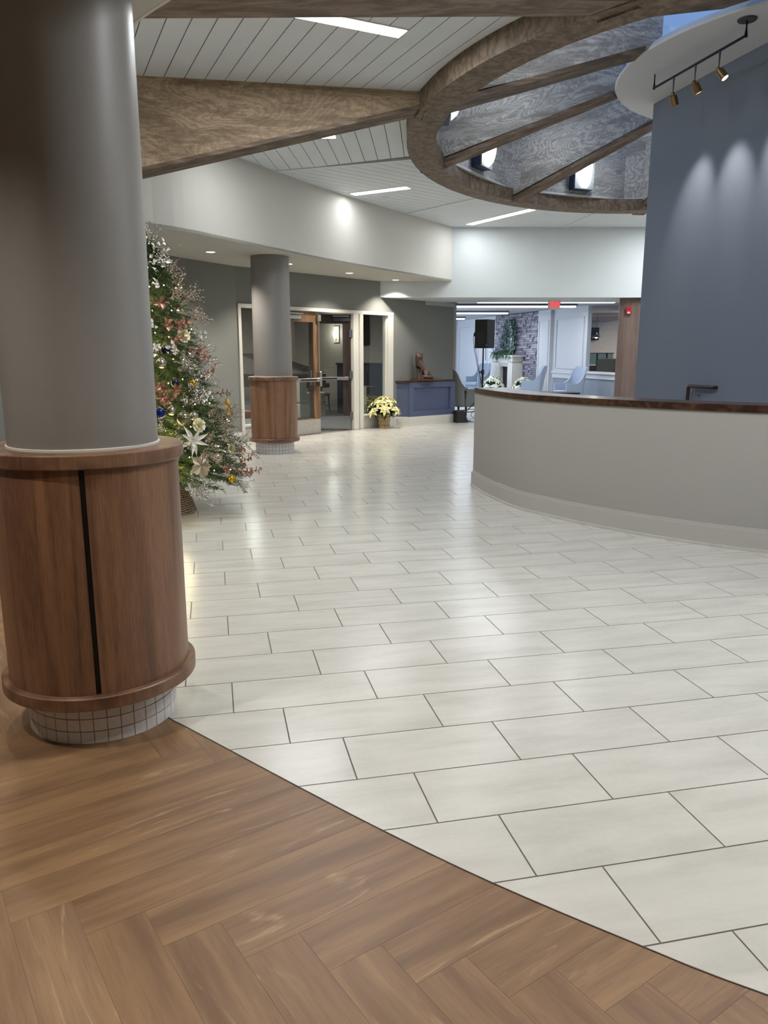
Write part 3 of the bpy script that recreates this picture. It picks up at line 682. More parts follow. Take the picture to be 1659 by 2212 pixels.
def leafgeo(g, M, l, w, fold=.25, droop=.3, n=4):
    V = []; F = []
    for i in range(n+1):
        s = i/n; ww = w*sin(pi*(s**.8))*.5 if 0 < s < 1 else .0005; z = -droop*l*s*s
        V += [(s*l, -ww, z+ww*fold*2), (s*l, 0, z), (s*l, ww, z+ww*fold*2)]
    for i in range(n):
        a = 3*i; F += [(a, a+1, a+4, a+3), (a+1, a+2, a+5, a+4)]
    g.add(V, F, M)
def dirM(p, az, el): return T(*p) @ RZ(az) @ RY(-el)
def poinsettia(label, M, bract, s=1.0, pot=True, seed=1, group=None):
    rnd = random.Random(seed)
    t = thing('poinsettia', label, 'plant', M, group)
    add('foliage', (lambda g: [leafgeo(g, M @ dirM((cos(a)*.09*s, sin(a)*.09*s, .30*s+rnd.uniform(0, .16)*s), a, rnd.uniform(-.7, .2)), rnd.uniform(.12, .2)*s, .08*s) for a in [rnd.uniform(0, 2*pi) for _ in range(60)]] and g)(G()), plain('dark_green_leaf', '#1f3a22', .5), t, kind='stuff', fix=False)
    heads = [(0, 0, .56)]+[(.17*cos(a), .17*sin(a), .50+rnd.uniform(-.03, .04)) for a in [k*2*pi/6 for k in range(6)]]+[(.27*cos(a), .27*sin(a), .36+rnd.uniform(-.05, .05)) for a in [.3+k*2*pi/7 for k in range(7)]]
    for x, y, z in heads:
        g = G(); az0 = math.atan2(y, x)
        tilt = math.hypot(x, y)/.27*.9
        B = M @ T(x*s, y*s, z*s) @ RZ(az0) @ RY(tilt)
        for k in range(7): leafgeo(g, B @ dirM((0, 0, .01), k*2*pi/7+rnd.uniform(-.2, .2), rnd.uniform(-.15, .2)), rnd.uniform(.11, .155)*s, .065*s)
        for k in range(5): leafgeo(g, B @ dirM((0, 0, .02), k*2*pi/5+rnd.uniform(-.2, .2), rnd.uniform(.2, .5)), rnd.uniform(.06, .09)*s, .035*s)
        add('flower', g, bract, t, fix=False)
    add('stems', (lambda g: [g.tube([(0, 0, .2*s), (x*.6*s, y*.6*s, z*.7*s), (x*s, y*s, z*s)], .006*s, 5, M) for x, y, z in heads] and g)(G()), plain('stem_green', '#3b5a2c', .6), t)
    if pot:
        BK = plain('basket_wrap', '#b09a70', .7, tex=40, amt=.12)
        add('pot', G().lathe([(0, 0), (.105, 0), (.135, .27), (.14, .275), (.125, .275), (.12, .25), (0, .25)], 24, caps=False), BK, t, M, smooth=True)
        for z in (.06, .14, .22): add('band', G().lathe([(.106+z*.11, z), (.111+z*.11, z), (.111+z*.11, z+.007), (.106+z*.11, z+.007)], 24, caps=False), plain('basket_band', '#6b5637', .7), t, M)
        g = G()
        for zz in (.19, .10, .035):
            for k in range(9):
                a = -pi/2-.62+k*.14
                if rnd.random() < .8: g.box(-.006, -.0015, 0, .006, .0015, .017, T(cos(a)*(.1075+zz*.11), sin(a)*(.1075+zz*.11), zz) @ RZ(a+pi/2))
        add('faded_print', g, plain('faded_ink', '#7d6b49', .8), t, M, kind='stuff')
    return t
CRM = plain('cream_bract', '#dfd79b', .55, tex=40, amt=.12); WHB = plain('white_bract', '#dfe4cf', .55, tex=40, amt=.06)
poinsettia('cream poinsettia in a wooden basket pot beside the blue cabinet', T(.0, 15.34, 0), CRM, 1.05, seed=3)
for x, y, s_, sd in ((.20, 15.30, 1, 5),): pass

# ------------------------------------------------------------------ christmas tree and what hangs in it
AX = Vector((-2.13, 7.1)); TZ = [.15, .33, .89, 1.185, 1.556, 2.0, 2.33, 2.5]; TR = [.74, .84, .70, .52, .43, .33, .15, .02]
def trad(z):
    for i in range(len(TZ)-1):
        if z <= TZ[i+1]: return TR[i]+(TR[i+1]-TR[i])*max(0, (z-TZ[i]))/(TZ[i+1]-TZ[i])
    return .01
MTr = T(AX.x, AX.y, 0)
t = thing('christmas_tree', 'decorated Christmas tree with green needles behind the near column', 'tree', MTr)
add('trunk', G().tube([(0, 0, 0), (0, 0, 2.45)], [.035, .012], 10), plain('bark', '#3d2f22', .8), t, MTr)
rnd = random.Random(4); g = G(); g2 = G(); gb = G()
def twig(g, p, d, l, nd=14, nl=.045):
    d = d.normalized(); u = d.orthogonal().normalized(); v = d.cross(u)
    q = p+d*l
    g.V += [tuple(p+u*.003), tuple(p-u*.003), tuple(q)]; g.F.append((len(g.V)-3, len(g.V)-2, len(g.V)-1))
    for i in range(nd):
        b = p+d*l*(i+rnd.random())/nd; a = rnd.uniform(0, 2*pi); nn = (u*cos(a)+v*sin(a)+d*.75).normalized()
        s = d.cross(nn).normalized()*.0028; e = b+nn*nl*rnd.uniform(.7, 1.1)
        k = len(g.V); g.V += [tuple(b+s), tuple(b-s), tuple(e)]; g.F.append((k, k+1, k+2))
for i in range(430):
    z = .30+2.12*(i/430)**1.2; a = i*2.39996; r = trad(z-.02)*rnd.uniform(.86, 1.03)
    tip = Vector((cos(a)*r, sin(a)*r, z-.02)); base = Vector((0, 0, z+.06+.10*r)); bd = tip-base
    gb.tube([base, tip], [.006, .002], 4)
    nb = max(6, int(bd.length*30))
    for k in range(nb):
        s = .12+.88*k/nb; p = base+bd*s
        for sg in (-1, 1):
            side = Vector((-sin(a), cos(a), 0))*sg
            twig(g if (k+i) % 3 else g2, p, bd.normalized()*.9+side*.8+Vector((0, 0, rnd.uniform(-.35, .35))), .07+.06*(1-s), 11)
    twig(g, base+bd*.85, bd, bd.length*.15+.08, 18)
add('branch', gb, MATS['bark'], t, MTr, fix=False, kind='stuff')
add('foliage', g, plain('pine_needles', '#2d4524', .55, tex=20, amt=.25), t, MTr, fix=False, kind='stuff')
add('foliage_light', g2, plain('pine_needles_light', '#5d6a26', .55, tex=20, amt=.25), t, MTr, fix=False, kind='stuff')
# wicker collar
WK = plain('wicker', '#8c7a62', .7, tex=60, amt=.2)
t = thing('tree_collar', 'woven wicker collar round the foot of the Christmas tree', 'basket', MTr)
g = G()
for k in range(15):
    z = .008+k*.0195; rr = .345-z*.33
    g.tube([(cos(a)*(rr+(.006 if (j+k) % 2 else -.004)), sin(a)*(rr+(.006 if (j+k) % 2 else -.004)), z) for j, a in enumerate([2*pi*j/64 for j in range(65)])], .0085, 5)
add('weave', g, WK, t, MTr); add('stakes', (lambda g: [g.tube([(cos(a)*.345, sin(a)*.345, 0), (cos(a)*.25, sin(a)*.25, .30)], .005, 5) for a in [2*pi*(j+.5)/32 for j in range(32)]] and g)(G()), WK, t, MTr)
def outw(p): d = Vector((p[0]-AX.x, p[1]-AX.y, .12)); return d.normalized()
def facing(p, ex=0.0):
    d = outw(p); return T(*(Vector(p)+d*ex)) @ d.to_track_quat('Z', 'Y').to_matrix().to_4x4()
PET = plain('ivory_petal', '#e6e2bd', .5, amt=.05)
for i, p in enumerate([(-1.782, 6.865, 1.601), (-1.617, 6.61, .851), (-1.407, 6.845, .622)]):
    M = facing(p, .03); t = thing('artificial_rose', ['ivory fabric rose high on the Christmas tree', 'ivory fabric rose in the middle of the tree above the white lily', 'small ivory rose low at the right side of the tree'][i], 'artificial flower', M, 'roses on the tree')
    sc = (.065, .06, .048)[i]
    for rg, (nn, rad, el) in enumerate(((6, 1.0, .35), (5, .72, .8), (4, .45, 1.15), (3, .22, 1.35))):
        for k in range(nn):
            pg_ = G(); Vv = []; Ff = []
            for a_ in range(5):
                for b_ in range(4):
                    u = (a_-2)/2; v = b_/3; wv = (1-.25*abs(u)**2*v)
                    Vv.append((rad*sc*v*wv*(1.0 if rg == 0 else .9), u*sc*.62*(.35+.65*v**.7)*(rad+.25), sc*(.15+.9*(el/1.35)*v)+.25*sc*u*u-(.12*sc*v**3 if rg < 2 else 0)))
            for a_ in range(4):
                for b_ in range(3): q = a_*4+b_; Ff.append((q, q+4, q+5, q+1))
            pg_.add(Vv, Ff, RZ(2*pi*k/nn+rg*.5)); add('petal', pg_, PET, t, M, smooth=True, fix=False)
M = facing((-1.656, 6.536, .74), .04); t = thing('artificial_lily', 'white pointed-petal flower on the tree just above the column ledge', 'artificial flower', M)
for k in range(8): pg_ = G(); leafgeo(pg_, RX(.35) @ RZ(k*2*pi/8+.3+.15*(k % 3)) @ RY(-1.1 if k % 2 else -.5), .12 if k % 2 else .14, .038, .35, .8 if k % 2 else .45, 6); add('petal', pg_, plain('white_petal', '#e9e6de', .5), t, M, fix=False)
BALLS = [((-1.905, 6.683, 1.373), .043, 'silver'), ((-1.803, 6.546, .982), .038, 'silver'), ((-1.642, 6.632, .929), .038, 'silver'), ((-1.47, 6.681, .561), .042, 'silver'), ((-1.804, 6.703, 1.209), .037, 'navy'), ((-1.887, 6.494, .967), .045, 'blue'), ((-1.562, 6.661, .818), .03, 'navy'), ((-1.876, 6.732, 1.486), .045, 'navy'), ((-1.686, 6.838, 1.203), .03, 'gold'), ((-1.371, 6.76, .364), .035, 'gold'), ((-1.708, 6.561, .915), .06, 'olive')]
BM = dict(silver=plain('silver_glass', '#b9b4a4', .18, .9), navy=plain('navy_glass', '#101b2e', .25, .3), blue=plain('blue_glass', '#0b1f6e', .15, .5), gold=plain('gold_glass', '#c9a21f', .2, .8), olive=plain('olive_glass', '#7c7a5c', .2, .7))
BL = ['pearl silver bauble left of the glitter fronds, highest of the silver ones', 'pearl silver bauble below the copper leaves', 'pearl silver bauble directly above the middle rose', 'silver bauble low on the tree at its right side', 'matt navy bauble in the middle of the tree', 'shiny cobalt blue bauble beside the near column', 'dark navy bauble right of the middle rose', 'dark navy bauble high up left of the copper leaves', 'small gold bauble right of the navy one', 'gold bauble among the lowest branches', 'large olive glass bauble left of the middle rose']
for (p, r, c), lb in zip(BALLS, BL):
    M = facing(p, .015); t = thing('bauble', lb, 'bauble', M, 'baubles on the Christmas tree')
    Mb_ = T(*M.translation)
    add('globe', G().ball((0, 0, 0), r, 20, 12), BM[c], t, Mb_, smooth=True); add('cap', G().lathe([(.3*r, r*.93), (.3*r, r*1.15), (0, r*1.2)], 10, caps=False), CHROME, t, Mb_)
def spray(name, label, p, mat, n, l, leaf, wid, seed, cat='leaf spray', group=None, stem=True, wide=.9, droop=.3):
    r_ = random.Random(seed); M = facing(p, .0); t = thing(name, label, cat, M, group)
    g = G(); gs = G()
    ax = Vector((r_.uniform(-.6, .6), r_.uniform(-.5, .7), 1)).normalized()
    for k in range(n):
        s = (k+.5)/n; q = ax*l*s; a = k*2.4; dv = (ax*.6+Vector((cos(a), sin(a), 0))*wide).normalized()
        leafgeo(g, T(*q) @ dv.to_track_quat('X', 'Z').to_matrix().to_4x4() @ RX(r_.uniform(-1, 1)), leaf*r_.uniform(.7, 1.1), wid, .2, droop, 3)
    gs.tube([(0, 0, -.04), tuple(ax*l*.5), tuple(ax*l)], .0022, 4)
    add('leaves', g, mat, t, M, fix=False); add('stem', gs, MATS['bark'], t, M); return t
COP = plain('copper_leaf', '#9c6f58', .4, .35, tex=30, amt=.2); GOLDL = plain('gold_leaf', '#b8964f', .4, .4, tex=30, amt=.15)
PEARL = plain('pearl_leaf', '#d2ccc2', .35, .25); CHAMP = plain('champagne_glitter', '#b5a48f', .3, .7, tex=300, amt=.5, bmp=.5); SILV = plain('silver_glitter', '#c4c0b6', .25, .75, tex=300, amt=.5, bmp=.5)
def where(p):
    h = 'near the top' if p[2] > 1.9 else 'in the upper part' if p[2] > 1.45 else 'in the middle' if p[2] > .95 else 'in the lower part' if p[2] > .5 else 'near the bottom'
    s = 'at the right edge' if p[0] > -1.65+.25*(1.2-p[2]) else 'close to the near column' if p[0] < -1.88+.15*(1.2-p[2]) else 'on the front'
    return h+' of the tree, '+s
def pick(name, label, pts, mat, n, l, leaf, wid, seed, cat, group, wide=.9):
    M = facing(pts[0]); t = thing(name, label, cat, M, group)
    for k, p in enumerate(pts):
        r_ = random.Random(seed*10+k); Mk_ = facing(p); g = G(); gs = G()
        ax = Vector((r_.uniform(-.6, .6), r_.uniform(-.5, .7), 1)).normalized()
        if wide > 1:
            for b_ in range(11):
                bd = (ax+Vector((r_.uniform(-.75, .75), r_.uniform(-.75, .75), r_.uniform(-.2, .3)))).normalized(); bl = l*r_.uniform(.6, 1.05)
                gs.tube([(0, 0, -.03), tuple(bd*bl)], .0012, 3)
                for c_ in range(15):
                    q = bd*bl*(.3+.7*c_/15)+Vector((r_.uniform(-1, 1), r_.uniform(-1, 1), r_.uniform(-1, 1)))*.014
                    leafgeo(g, T(*q) @ (bd+Vector((r_.uniform(-1, 1), r_.uniform(-1, 1), r_.uniform(-1, 1)))).to_track_quat('X', 'Z').to_matrix().to_4x4(), .014, .009, .2, .1, 2)
            add('leaves', g, mat, t, Mk_, fix=False); add('stem', gs, MATS['bark'], t, Mk_); continue
        for q_ in range(n):
            s_ = (q_+.5)/n; q = ax*l*s_; a = q_*2.4; dv = (ax*.6+Vector((cos(a), sin(a), 0))*wide).normalized()
            leafgeo(g, T(*q) @ dv.to_track_quat('X', 'Z').to_matrix().to_4x4() @ RX(r_.uniform(-1, 1)), leaf*r_.uniform(.7, 1.1), wid, .2, .3, 3)
        gs.tube([(0, 0, -.06), tuple(ax*l*.5), tuple(ax*l)], .0022, 4)
        add('leaves', g, mat, t, Mk_, fix=False); add('stem', gs, MATS['bark'], t, Mk_)
    return t
CG = 'copper leaf sprays on the tree'
for i, (lb, pts) in enumerate([
    ('copper-brown leaves beside the highest ivory rose on its left', [(-1.864, 6.799, 1.677), (-1.815, 6.862, 1.71), (-1.799, 6.866, 1.64), (-1.845, 6.78, 1.56)]),
    ('copper-brown leaves just below the highest ivory rose on its right', [(-1.728, 6.899, 1.474), (-1.699, 6.936, 1.426)]),
    ('large cluster of copper leaves against the near column at mid height', [(-1.903, 6.581, 1.109), (-1.873, 6.621, 1.146), (-1.812, 6.638, 1.117), (-1.927, 6.609, 1.2), (-1.90, 6.56, 1.04)]),
    ('single copper leaf spray sticking out above the gold maple leaf', [(-1.559, 7.131, 1.1), (-1.629, 7.041, 1.249)]),
    ('copper leaves near the top of the tree against the near column', [(-1.956, 6.789, 1.881)]),
    ('copper leaves hanging off the lowest right edge of the tree', [(-1.376, 6.886, .554), (-1.333, 6.97, .458), (-1.28, 6.93, .40), (-1.354, 6.855, .433)]),
    ('copper leaves behind the lowest silver bauble', [(-1.428, 6.72, .47)])]):
    pick('copper_leaf_spray', lb, pts, COP, 9, .15, .058, .036, 10+i, 'leaf spray', CG)
for i, (lb, pts) in enumerate([
    ('pearly white leaves at the very top of the visible tree', [(-1.951, 6.975, 2.204), (-1.98, 7.04, 2.28), (-2.02, 6.99, 2.36)]),
    ('pearly white blooms below the treetop beside the near column', [(-1.973, 6.9, 2.138), (-1.953, 6.834, 2.018)]),
    ('pearly white leaves left of the copper leaves in the upper tree', [(-1.954, 6.736, 1.668)]),
    ('pearly round leaves around the upper navy bauble', [(-1.934, 6.705, 1.513), (-1.899, 6.709, 1.455), (-1.968, 6.67, 1.436), (-1.817, 6.771, 1.455)]),
    ('white leaves poking out right of the highest ivory rose', [(-1.719, 7.08, 1.638), (-1.696, 7.09, 1.536)]),
    ('white leaves beside the gold maple leaf', [(-1.602, 6.793, 1.037), (-1.603, 6.898, 1.112)])]):
    pick('pearl_leaf_spray', lb, pts, PEARL, 7, .15, .042, .036, 40+i, 'leaf spray', 'pearly leaf sprays on the tree')
for i, (lb, m_, pts) in enumerate([
    ('champagne glitter twigs standing out from the upper right of the tree', CHAMP, [(-1.841, 6.979, 2.029), (-1.861, 6.889, 1.945), (-1.893, 6.965, 2.106), (-1.801, 6.945, 1.851), (-1.78, 7.0, 1.95)]),
    ('champagne glitter twigs right of the copper leaves at two thirds height', CHAMP, [(-1.756, 6.977, 1.714), (-1.72, 7.0, 1.78)]),
    ('silver glitter twig just above the treetop leaves', SILV, [(-2.003, 6.96, 2.26), (-2.03, 6.98, 2.42)]),
    ('silver glitter twigs under the highest ivory rose on the right edge', SILV, [(-1.678, 7.02, 1.434), (-1.66, 7.04, 1.36)]),
    ('dense silver glitter cluster left of the small gold bauble', SILV, [(-1.768, 6.802, 1.395), (-1.751, 6.8, 1.336), (-1.692, 6.885, 1.314), (-1.648, 6.94, 1.232)]),
    ('pale silver glitter twigs above the middle silver baubles', SILV, [(-1.716, 6.69, 1.083), (-1.651, 6.745, 1.06), (-1.68, 6.72, 1.12)]),
    ('champagne glitter twigs right of the middle ivory rose', CHAMP, [(-1.521, 6.765, .898), (-1.474, 6.816, .832), (-1.47, 6.78, .754), (-1.445, 6.989, .9)]),
    ('silver glitter twigs beside the near column above its ledge', SILV, [(-1.895, 6.425, .83), (-1.755, 6.467, .748)]),
    ('champagne glitter twigs over the large champagne leaf', CHAMP, [(-1.527, 6.654, .686), (-1.529, 6.605, .572), (-1.57, 6.58, .62)]),
    ('silver glitter twigs at the right edge above the hanging fronds', SILV, [(-1.36, 7.034, .599), (-1.41, 6.868, .661), (-1.363, 6.771, .32)]),
    ('silver glitter twigs hanging under the lowest branches over the wicker collar', SILV, [(-1.60, 6.498, .26), (-1.56, 6.504, .29), (-1.66, 6.45, .32)])]):
    pick('glitter_spray', lb, pts, m_, 60, .20, .026, .012, 70+i, 'glitter spray', 'glitter sprays on the tree', 1.3)
def bigleaf(name, label, p, mat, r, rot):
    g = G(); M = facing(p, .05); nn = 50
    V = [(0, 0, .012)]
    for k in range(nn): a = 2*pi*k/nn; rr = r*(.66+.30*(1-abs(sin(2.5*a))**.85)+.07*cos(15*a))*(1+.15*cos(a)); V.append((rr*cos(a)*1.05, rr*sin(a)*.9, -.015*cos(5*a)))
    g.add(V, [(0, 1+k, 1+(k+1) % nn) for k in range(nn)]); t = thing(name, label, 'artificial leaf', M)
    add('blade', g, mat, t, M @ RZ(rot), fix=False)
    add('veins', (lambda g: [g.tube([(0, 0, .015), (r*.85*cos(a), r*.75*sin(a), .004)], .0016, 4) for a in (0, 1.25, -1.25, 2.5, -2.5)] and g)(G()), MATS['bark'], t, M @ RZ(rot))
bigleaf('glitter_leaf', 'large champagne glitter maple leaf low on the tree', (-1.595, 6.517, .524), plain('champagne_leaf', '#bfb096', .3, .55, tex=200, amt=.35, bmp=.4), .12, -1.4)
bigleaf('gold_leaf', 'golden maple leaf with dark veins at the right side of the tree', (-1.45, 6.95, .99), GOLDL, .10, -1.0)
g = G()
for k in range(26):
    a = rnd.uniform(0, 2*pi)
    for j in range(6):
        s = .05*j; g.tube([(0, 0, 0), (.05*cos(a)*(.3+s), .05*sin(a)*(.3+s), .035+.006*j)], .0008, 3)
for nm, pts in (('hanging_glitter_frond', [(-1.36, 6.88, .72), (-1.28, 6.88, .70), (-1.20, 6.88, .62), (-1.13, 6.88, .54)]), ('hanging_bead_frond', [(-1.38, 6.82, .70), (-1.31, 6.82, .66), (-1.28, 6.82, .56), (-1.265, 6.82, .46)]), ('hanging_glitter_frond', [(-1.40, 6.80, .42), (-1.32, 6.78, .36), (-1.27, 6.78, .29), (-1.24, 6.78, .24)]), ('hanging_glitter_frond', [(-1.80, 6.72, 1.40), (-1.70, 6.70, 1.37), (-1.64, 6.70, 1.28), (-1.62, 6.70, 1.15)])):
    sp = smoothline([tuple(p) for p in pts], 7); gf = G(); gs = G(); gs.tube(sp, .002, 4)
    for i, p in enumerate(sp[1:]):
        for sg in (-1, 1): leafgeo(gf, T(*p) @ RZ(rnd.uniform(-.5, .5)) @ RX(rnd.uniform(-1, 1)) @ RY(sg*1.1+pi/2), .026, .014, .2, .1, 3)
    c = sp[0]; t = thing(nm, {'hanging_bead_frond': 'brown beaded frond drooping at the lower right of the tree'}.get(nm, ('silver glitter frond arching out at the lower right of the tree' if pts[0][2] > .6 and pts[0][2] < 1 else 'champagne glitter frond on the lowest branches at the right' if pts[0][2] < 1 else 'thick silver glitter frond arching across the middle of the tree')), 'glitter spray', T(*c))
    add('leaves', gf, plain('brown_bead', '#6f5a45', .4, .3) if 'bead' in nm else SILV, t, fix=False); add('stem', gs, MATS['bark'], t)
# fairy lights: one string
g = G(); gw = G(); pts = []
for i in range(620):
    s = i/620; z = .25+2.2*s; a = s*2*pi*11; r = trad(z)*(.93+.06*sin(i*1.7)); pts.append((cos(a)*r, sin(a)*r, z))
gw.tube(pts, .0014, 3)
for i, p in enumerate(pts):
    if i % 3 == 0: g.ball(tuple(Vector(p)*1.0+Vector((rnd.uniform(-.03, .05), rnd.uniform(-.04, .03), rnd.uniform(-.03, .03)))), .0052, 6, 4)
t = thing('fairy_lights', 'string of warm white fairy lights wound round the Christmas tree', 'string lights', MTr)
add('wire', gw, plain('wire_green', '#15251a', .6), t, MTr, fix=False); add('bulbs', g, emit('fairy_bulb', '#ffeaa0', 9), t, MTr, smooth=False, fix=False, kind='stuff')
for z, r in ((.45, .42), (.8, .34), (1.15, .25), (1.5, .18), (1.9, .12)): lamp('inner_glow', 'POINT', 3.2, (1, .83, .45), MTr @ T(r*.8, -r*1.4, z), t, shadow_soft_size=.15)

# ------------------------------------------------------------------ lounge shell
g = G()
def LB(g, a, b, z0, z1, y0=0, y1=.12): return g.box(a, y0, z0, b, y1, z1, ML)
LB(g, -2, 3.48, 0, 2.75); LB(g, 3.48, 3.86, 0, 1.17); LB(g, 3.48, 3.86, 1.9, 2.75); LB(g, 3.86, 11.33, 0, 2.75); LB(g, 11.33, 13.02, 0, .90); LB(g, 13.02, 18, 0, 2.75)
add('wall_lounge', g, PANEL, kind='structure')
g = G()
for a, b in ((-.3, .2), (3.86, 4.70), (8.30, 9.19)):
    LB(g, a, b, 0, 2.745, -.10, 0)
    for x0, x1, z0, z1 in ((a+.1, b-.1, .25, .27), (a+.1, b-.1, 2.42, 2.44), (a+.1, a+.12, .25, 2.44), (b-.12, b-.1, .25, 2.44)): LB(g, x0, x1, z0, z1, -.115, -.10)
    LB(g, a-.02, b+.02, 2.6, 2.66, -.12, 0)
for a, b, z0 in ((.5, 2.75, .3), (9.42, 11.15, 1.0)):
    for x0, x1, z0_, z1 in ((a, b, z0, z0+.03), (a, b, 2.42, 2.45), (a, a+.03, z0, 2.45), (b-.03, b, z0, 2.45)): LB(g, x0, x1, z0_, z1, -.025, 0)
LB(g, 9.3, 11.33, .86, .92, -.06, 0); LB(g, 9.3, 11.33, .72, .86, -.03, 0); LB(g, -.3, 18, 0, .15, -.02, 0)
add('trim_3', g, PANEL, kind='structure')
g = G(); LB(g, 11.30, 13.1, .90, .95, -.10, .2); LB(g, 11.33, 13.02, .76, .90, -.04, 0); add('trim_4', g, PANEL, kind='structure')
g = G(); LB(g, 11.33, 13.1, .15, .76, -.006, 0); LB(g, 9.3, 11.33, .15, .72, -.006, 0); add('wall_wainscot', g, plain('lounge_lower_paint', '#808894', .7), kind='structure')
add('ceiling', G().prism([(-.1, 16.9), (9.5, 16.9), (9.5, 34), (-.1, 34)], 2.75, 2.8), plain('lounge_ceiling', '#a9abb3', .8), kind='structure')
add('ceiling', G().prism([(5.0, 17.5), (22, 17.5), (22, 42), (5.0, 42)], 2.95, 3.0), plain('dining_ceiling', '#c2bdb0', .8), kind='structure')
# lounge left wall with windows letting daylight in, far wall
g = G(); g.box(-.1, 19.3, 0, 0, 34, .4); g.box(-.1, 19.3, 2.5, 0, 34, 2.8); g.box(-.1, 19.3, .4, 0, 21.6, 2.5)
for y in (21.5, 25.8, 30.1, 33.7): g.box(-.1, y, .4, 0, y+.3, 2.5)
g.box(-.1, 33.9, 0, 4, 34, 2.8); add('wall_side', g, PANEL, kind='structure')
for i, y in enumerate((21.8, 26.1, 30.4)):
    wn = add('window_%d' % (6+i), G().box(-.07, y, .4, -.03, y+.04, 2.5).box(-.07, y+1.98, .4, -.03, y+2.02, 2.5), TRIM, kind='structure'); add('pane', G().box(-.055, y, .4, -.048, y+4.0, 2.5), GLS, wn)
lamp('window_daylight', 'AREA', 125, (.70, .83, 1.0), T(.12, 27.5, 1.5) @ RY(R(90)) @ RX(0) @ RZ(0) @ RZ(pi) @ RY(pi), None, shape='RECTANGLE', size=2.0, size_y=12)
g = G(); g.box(6.9, 16.9, 0, 7.05, 17.4, 2.8); g.box(7.0, 15.62, 0, 9.5, 15.75, BZ); add('wall_stub', g, PANEL, kind='structure')

# lounge ceiling lights (long strips)
def strip(label, x0, x1, y, z, wd, E_s, dark=True, col='#f3f6ff', pw_=None, M=I4):
    t = thing('strip_light', label, 'ceiling light', M @ T((x0+x1)/2, y, z), 'long strip lights on the lounge ceiling')
    if dark: add('housing', G().box(x0-.03, y-wd/2-.05, z+.035, x1+.03, y+wd/2+.12, z+.08), plain('baffle_grey', '#5f6069', .6), t, M)
    add('diffuser', G().box(x0, y-wd/2, z, x1, y+wd/2, z+.035), emit('strip_glow', col, E_s), t, M)
    if pw_: lamp('tube', 'AREA', pw_, (.86, .92, 1), M @ T((x0+x1)/2, y, z-.02), t, shape='RECTANGLE', size=x1-x0, size_y=wd)
    return t
strip('nearest long glowing strip left of the exit sign on the lounge ceiling', 2.30, 4.04, 19.5, 2.66, .16, 5, pw_=22)
strip('nearest long glowing strip right of the exit sign on the lounge ceiling', 4.18, 5.65, 19.5, 2.66, .16, 5, pw_=22)
strip('long glowing strip across the lounge, second from the front', 1.92, 5.15, 21.4, 2.66, .22, 5, pw_=30)
strip('long glowing strip above the loudspeaker, third from the front', 2.1, 3.9, 25.0, 2.66, .22, 5, pw_=25)
strip('short glowing strip at the far left end of the lounge ceiling', 2.3, 2.95, 29.0, 2.66, .2, 5, pw_=12)

# fireplace wall of split stone
LS = thing('stone_fireplace', 'grey split-stone chimney breast with a white mantel in the lounge', 'fireplace', ML @ T(6.5, 0, 0))
add('chimney_breast', LB(G(), 4.72, 8.30, 0, 2.745, -.04, .02), plain('mortar_grey', '#4d4c55', .9), LS)
rnd = random.Random(9); SM = [plain('split_stone_%d' % i, c, .85, tex=25, amt=.12) for i, c in enumerate(('#7b7885', '#8a8791', '#696774', '#95929b'))]
z = .0; cnt = 0; rest = G()
while z < 2.74:
    h = .07; x = 4.73-rnd.uniform(0, .3)
    while x < 8.28:
        l = rnd.uniform(.16, .42); x0 = max(x, 4.73); x1 = min(x+l-.008, 8.29)
        inside = z < 1.35 and x1 > 5.38 and x0 < 7.1
        if x1-x0 > .04 and not inside:
            d = rnd.uniform(.02, .085); zz = min(z+h-.006, 2.742)
            if zz-z < .02: x += l; continue
            if z > 1.0 or x0 < 5.5 or x0 > 7.0:
                if cnt < 295 and z > .9: add('stone', LB(G(), x0, x1, z, zz, -.04-d, -.03), SM[rnd.randrange(4)], LS); cnt += 1
                else: LB(rest, x0, x1, z, zz, -.04-d, -.03)
        x += l
    z += h
add('stone_courses', rest, SM[0], LS, kind='stuff')
MAN = plain('mantel_limestone', '#d3cfc6', .6, amt=.03)
g = G(); LB(g, 5.38, 5.95, 0, 1.18, -.42, -.02); LB(g, 6.72, 7.1, 0, 1.18, -.42, -.02); LB(g, 5.38, 7.1, 1.12, 1.33, -.42, -.02)
add('surround', g, MAN, LS); add('mantel_shelf', LB(G(), 5.30, 7.18, 1.33, 1.385, -.47, -.02), MAN, LS)
add('inner_frame', LB(LB(LB(G(), 5.95, 6.03, 0, 1.12, -.40, -.3), 6.64, 6.72, 0, 1.12, -.40, -.3), 6.03, 6.64, 1.0, 1.12, -.40, -.3), plain('inner_surround', '#b5b0ab', .5), LS)
add('firebox', LB(G(), 6.0, 6.7, 0, 1.06, -.28, -.2), plain('firebox_brick', '#2a2024', .9), LS)
# wreath and mantel garland
MWr = ML @ T(6.3, -.16, 1.98)
t = thing('wreath', 'frosted green wreath with white blooms hanging on the stone chimney breast', 'wreath', MWr)
gA, gB, gC = G(), G(), G()
for k in range(900):
    a = rnd.uniform(0, 2*pi); rr = rnd.uniform(.75, 1.15); p = Vector((.36*rr*cos(a), rnd.uniform(-.14, .0), .44*rr*sin(a))); d = Vector((cos(a+rnd.uniform(-1.4, 1.4)), rnd.uniform(-.8, .1), sin(a+rnd.uniform(-1.4, 1.4)))).normalized()
    leafgeo(gA if k % 3 else gB, MWr @ T(*p) @ d.to_track_quat('X', 'Z').to_matrix().to_4x4(), rnd.uniform(.12, .22), .05)
for k in range(26):
    a = rnd.uniform(-1.2, 1.4); p = Vector((.40*cos(a), -.14, .46*sin(a)))
    for j in range(5): leafgeo(gC, MWr @ T(*p) @ RX(R(90)) @ dirM((0, 0, 0), j*2*pi/5, .3), .06, .045)
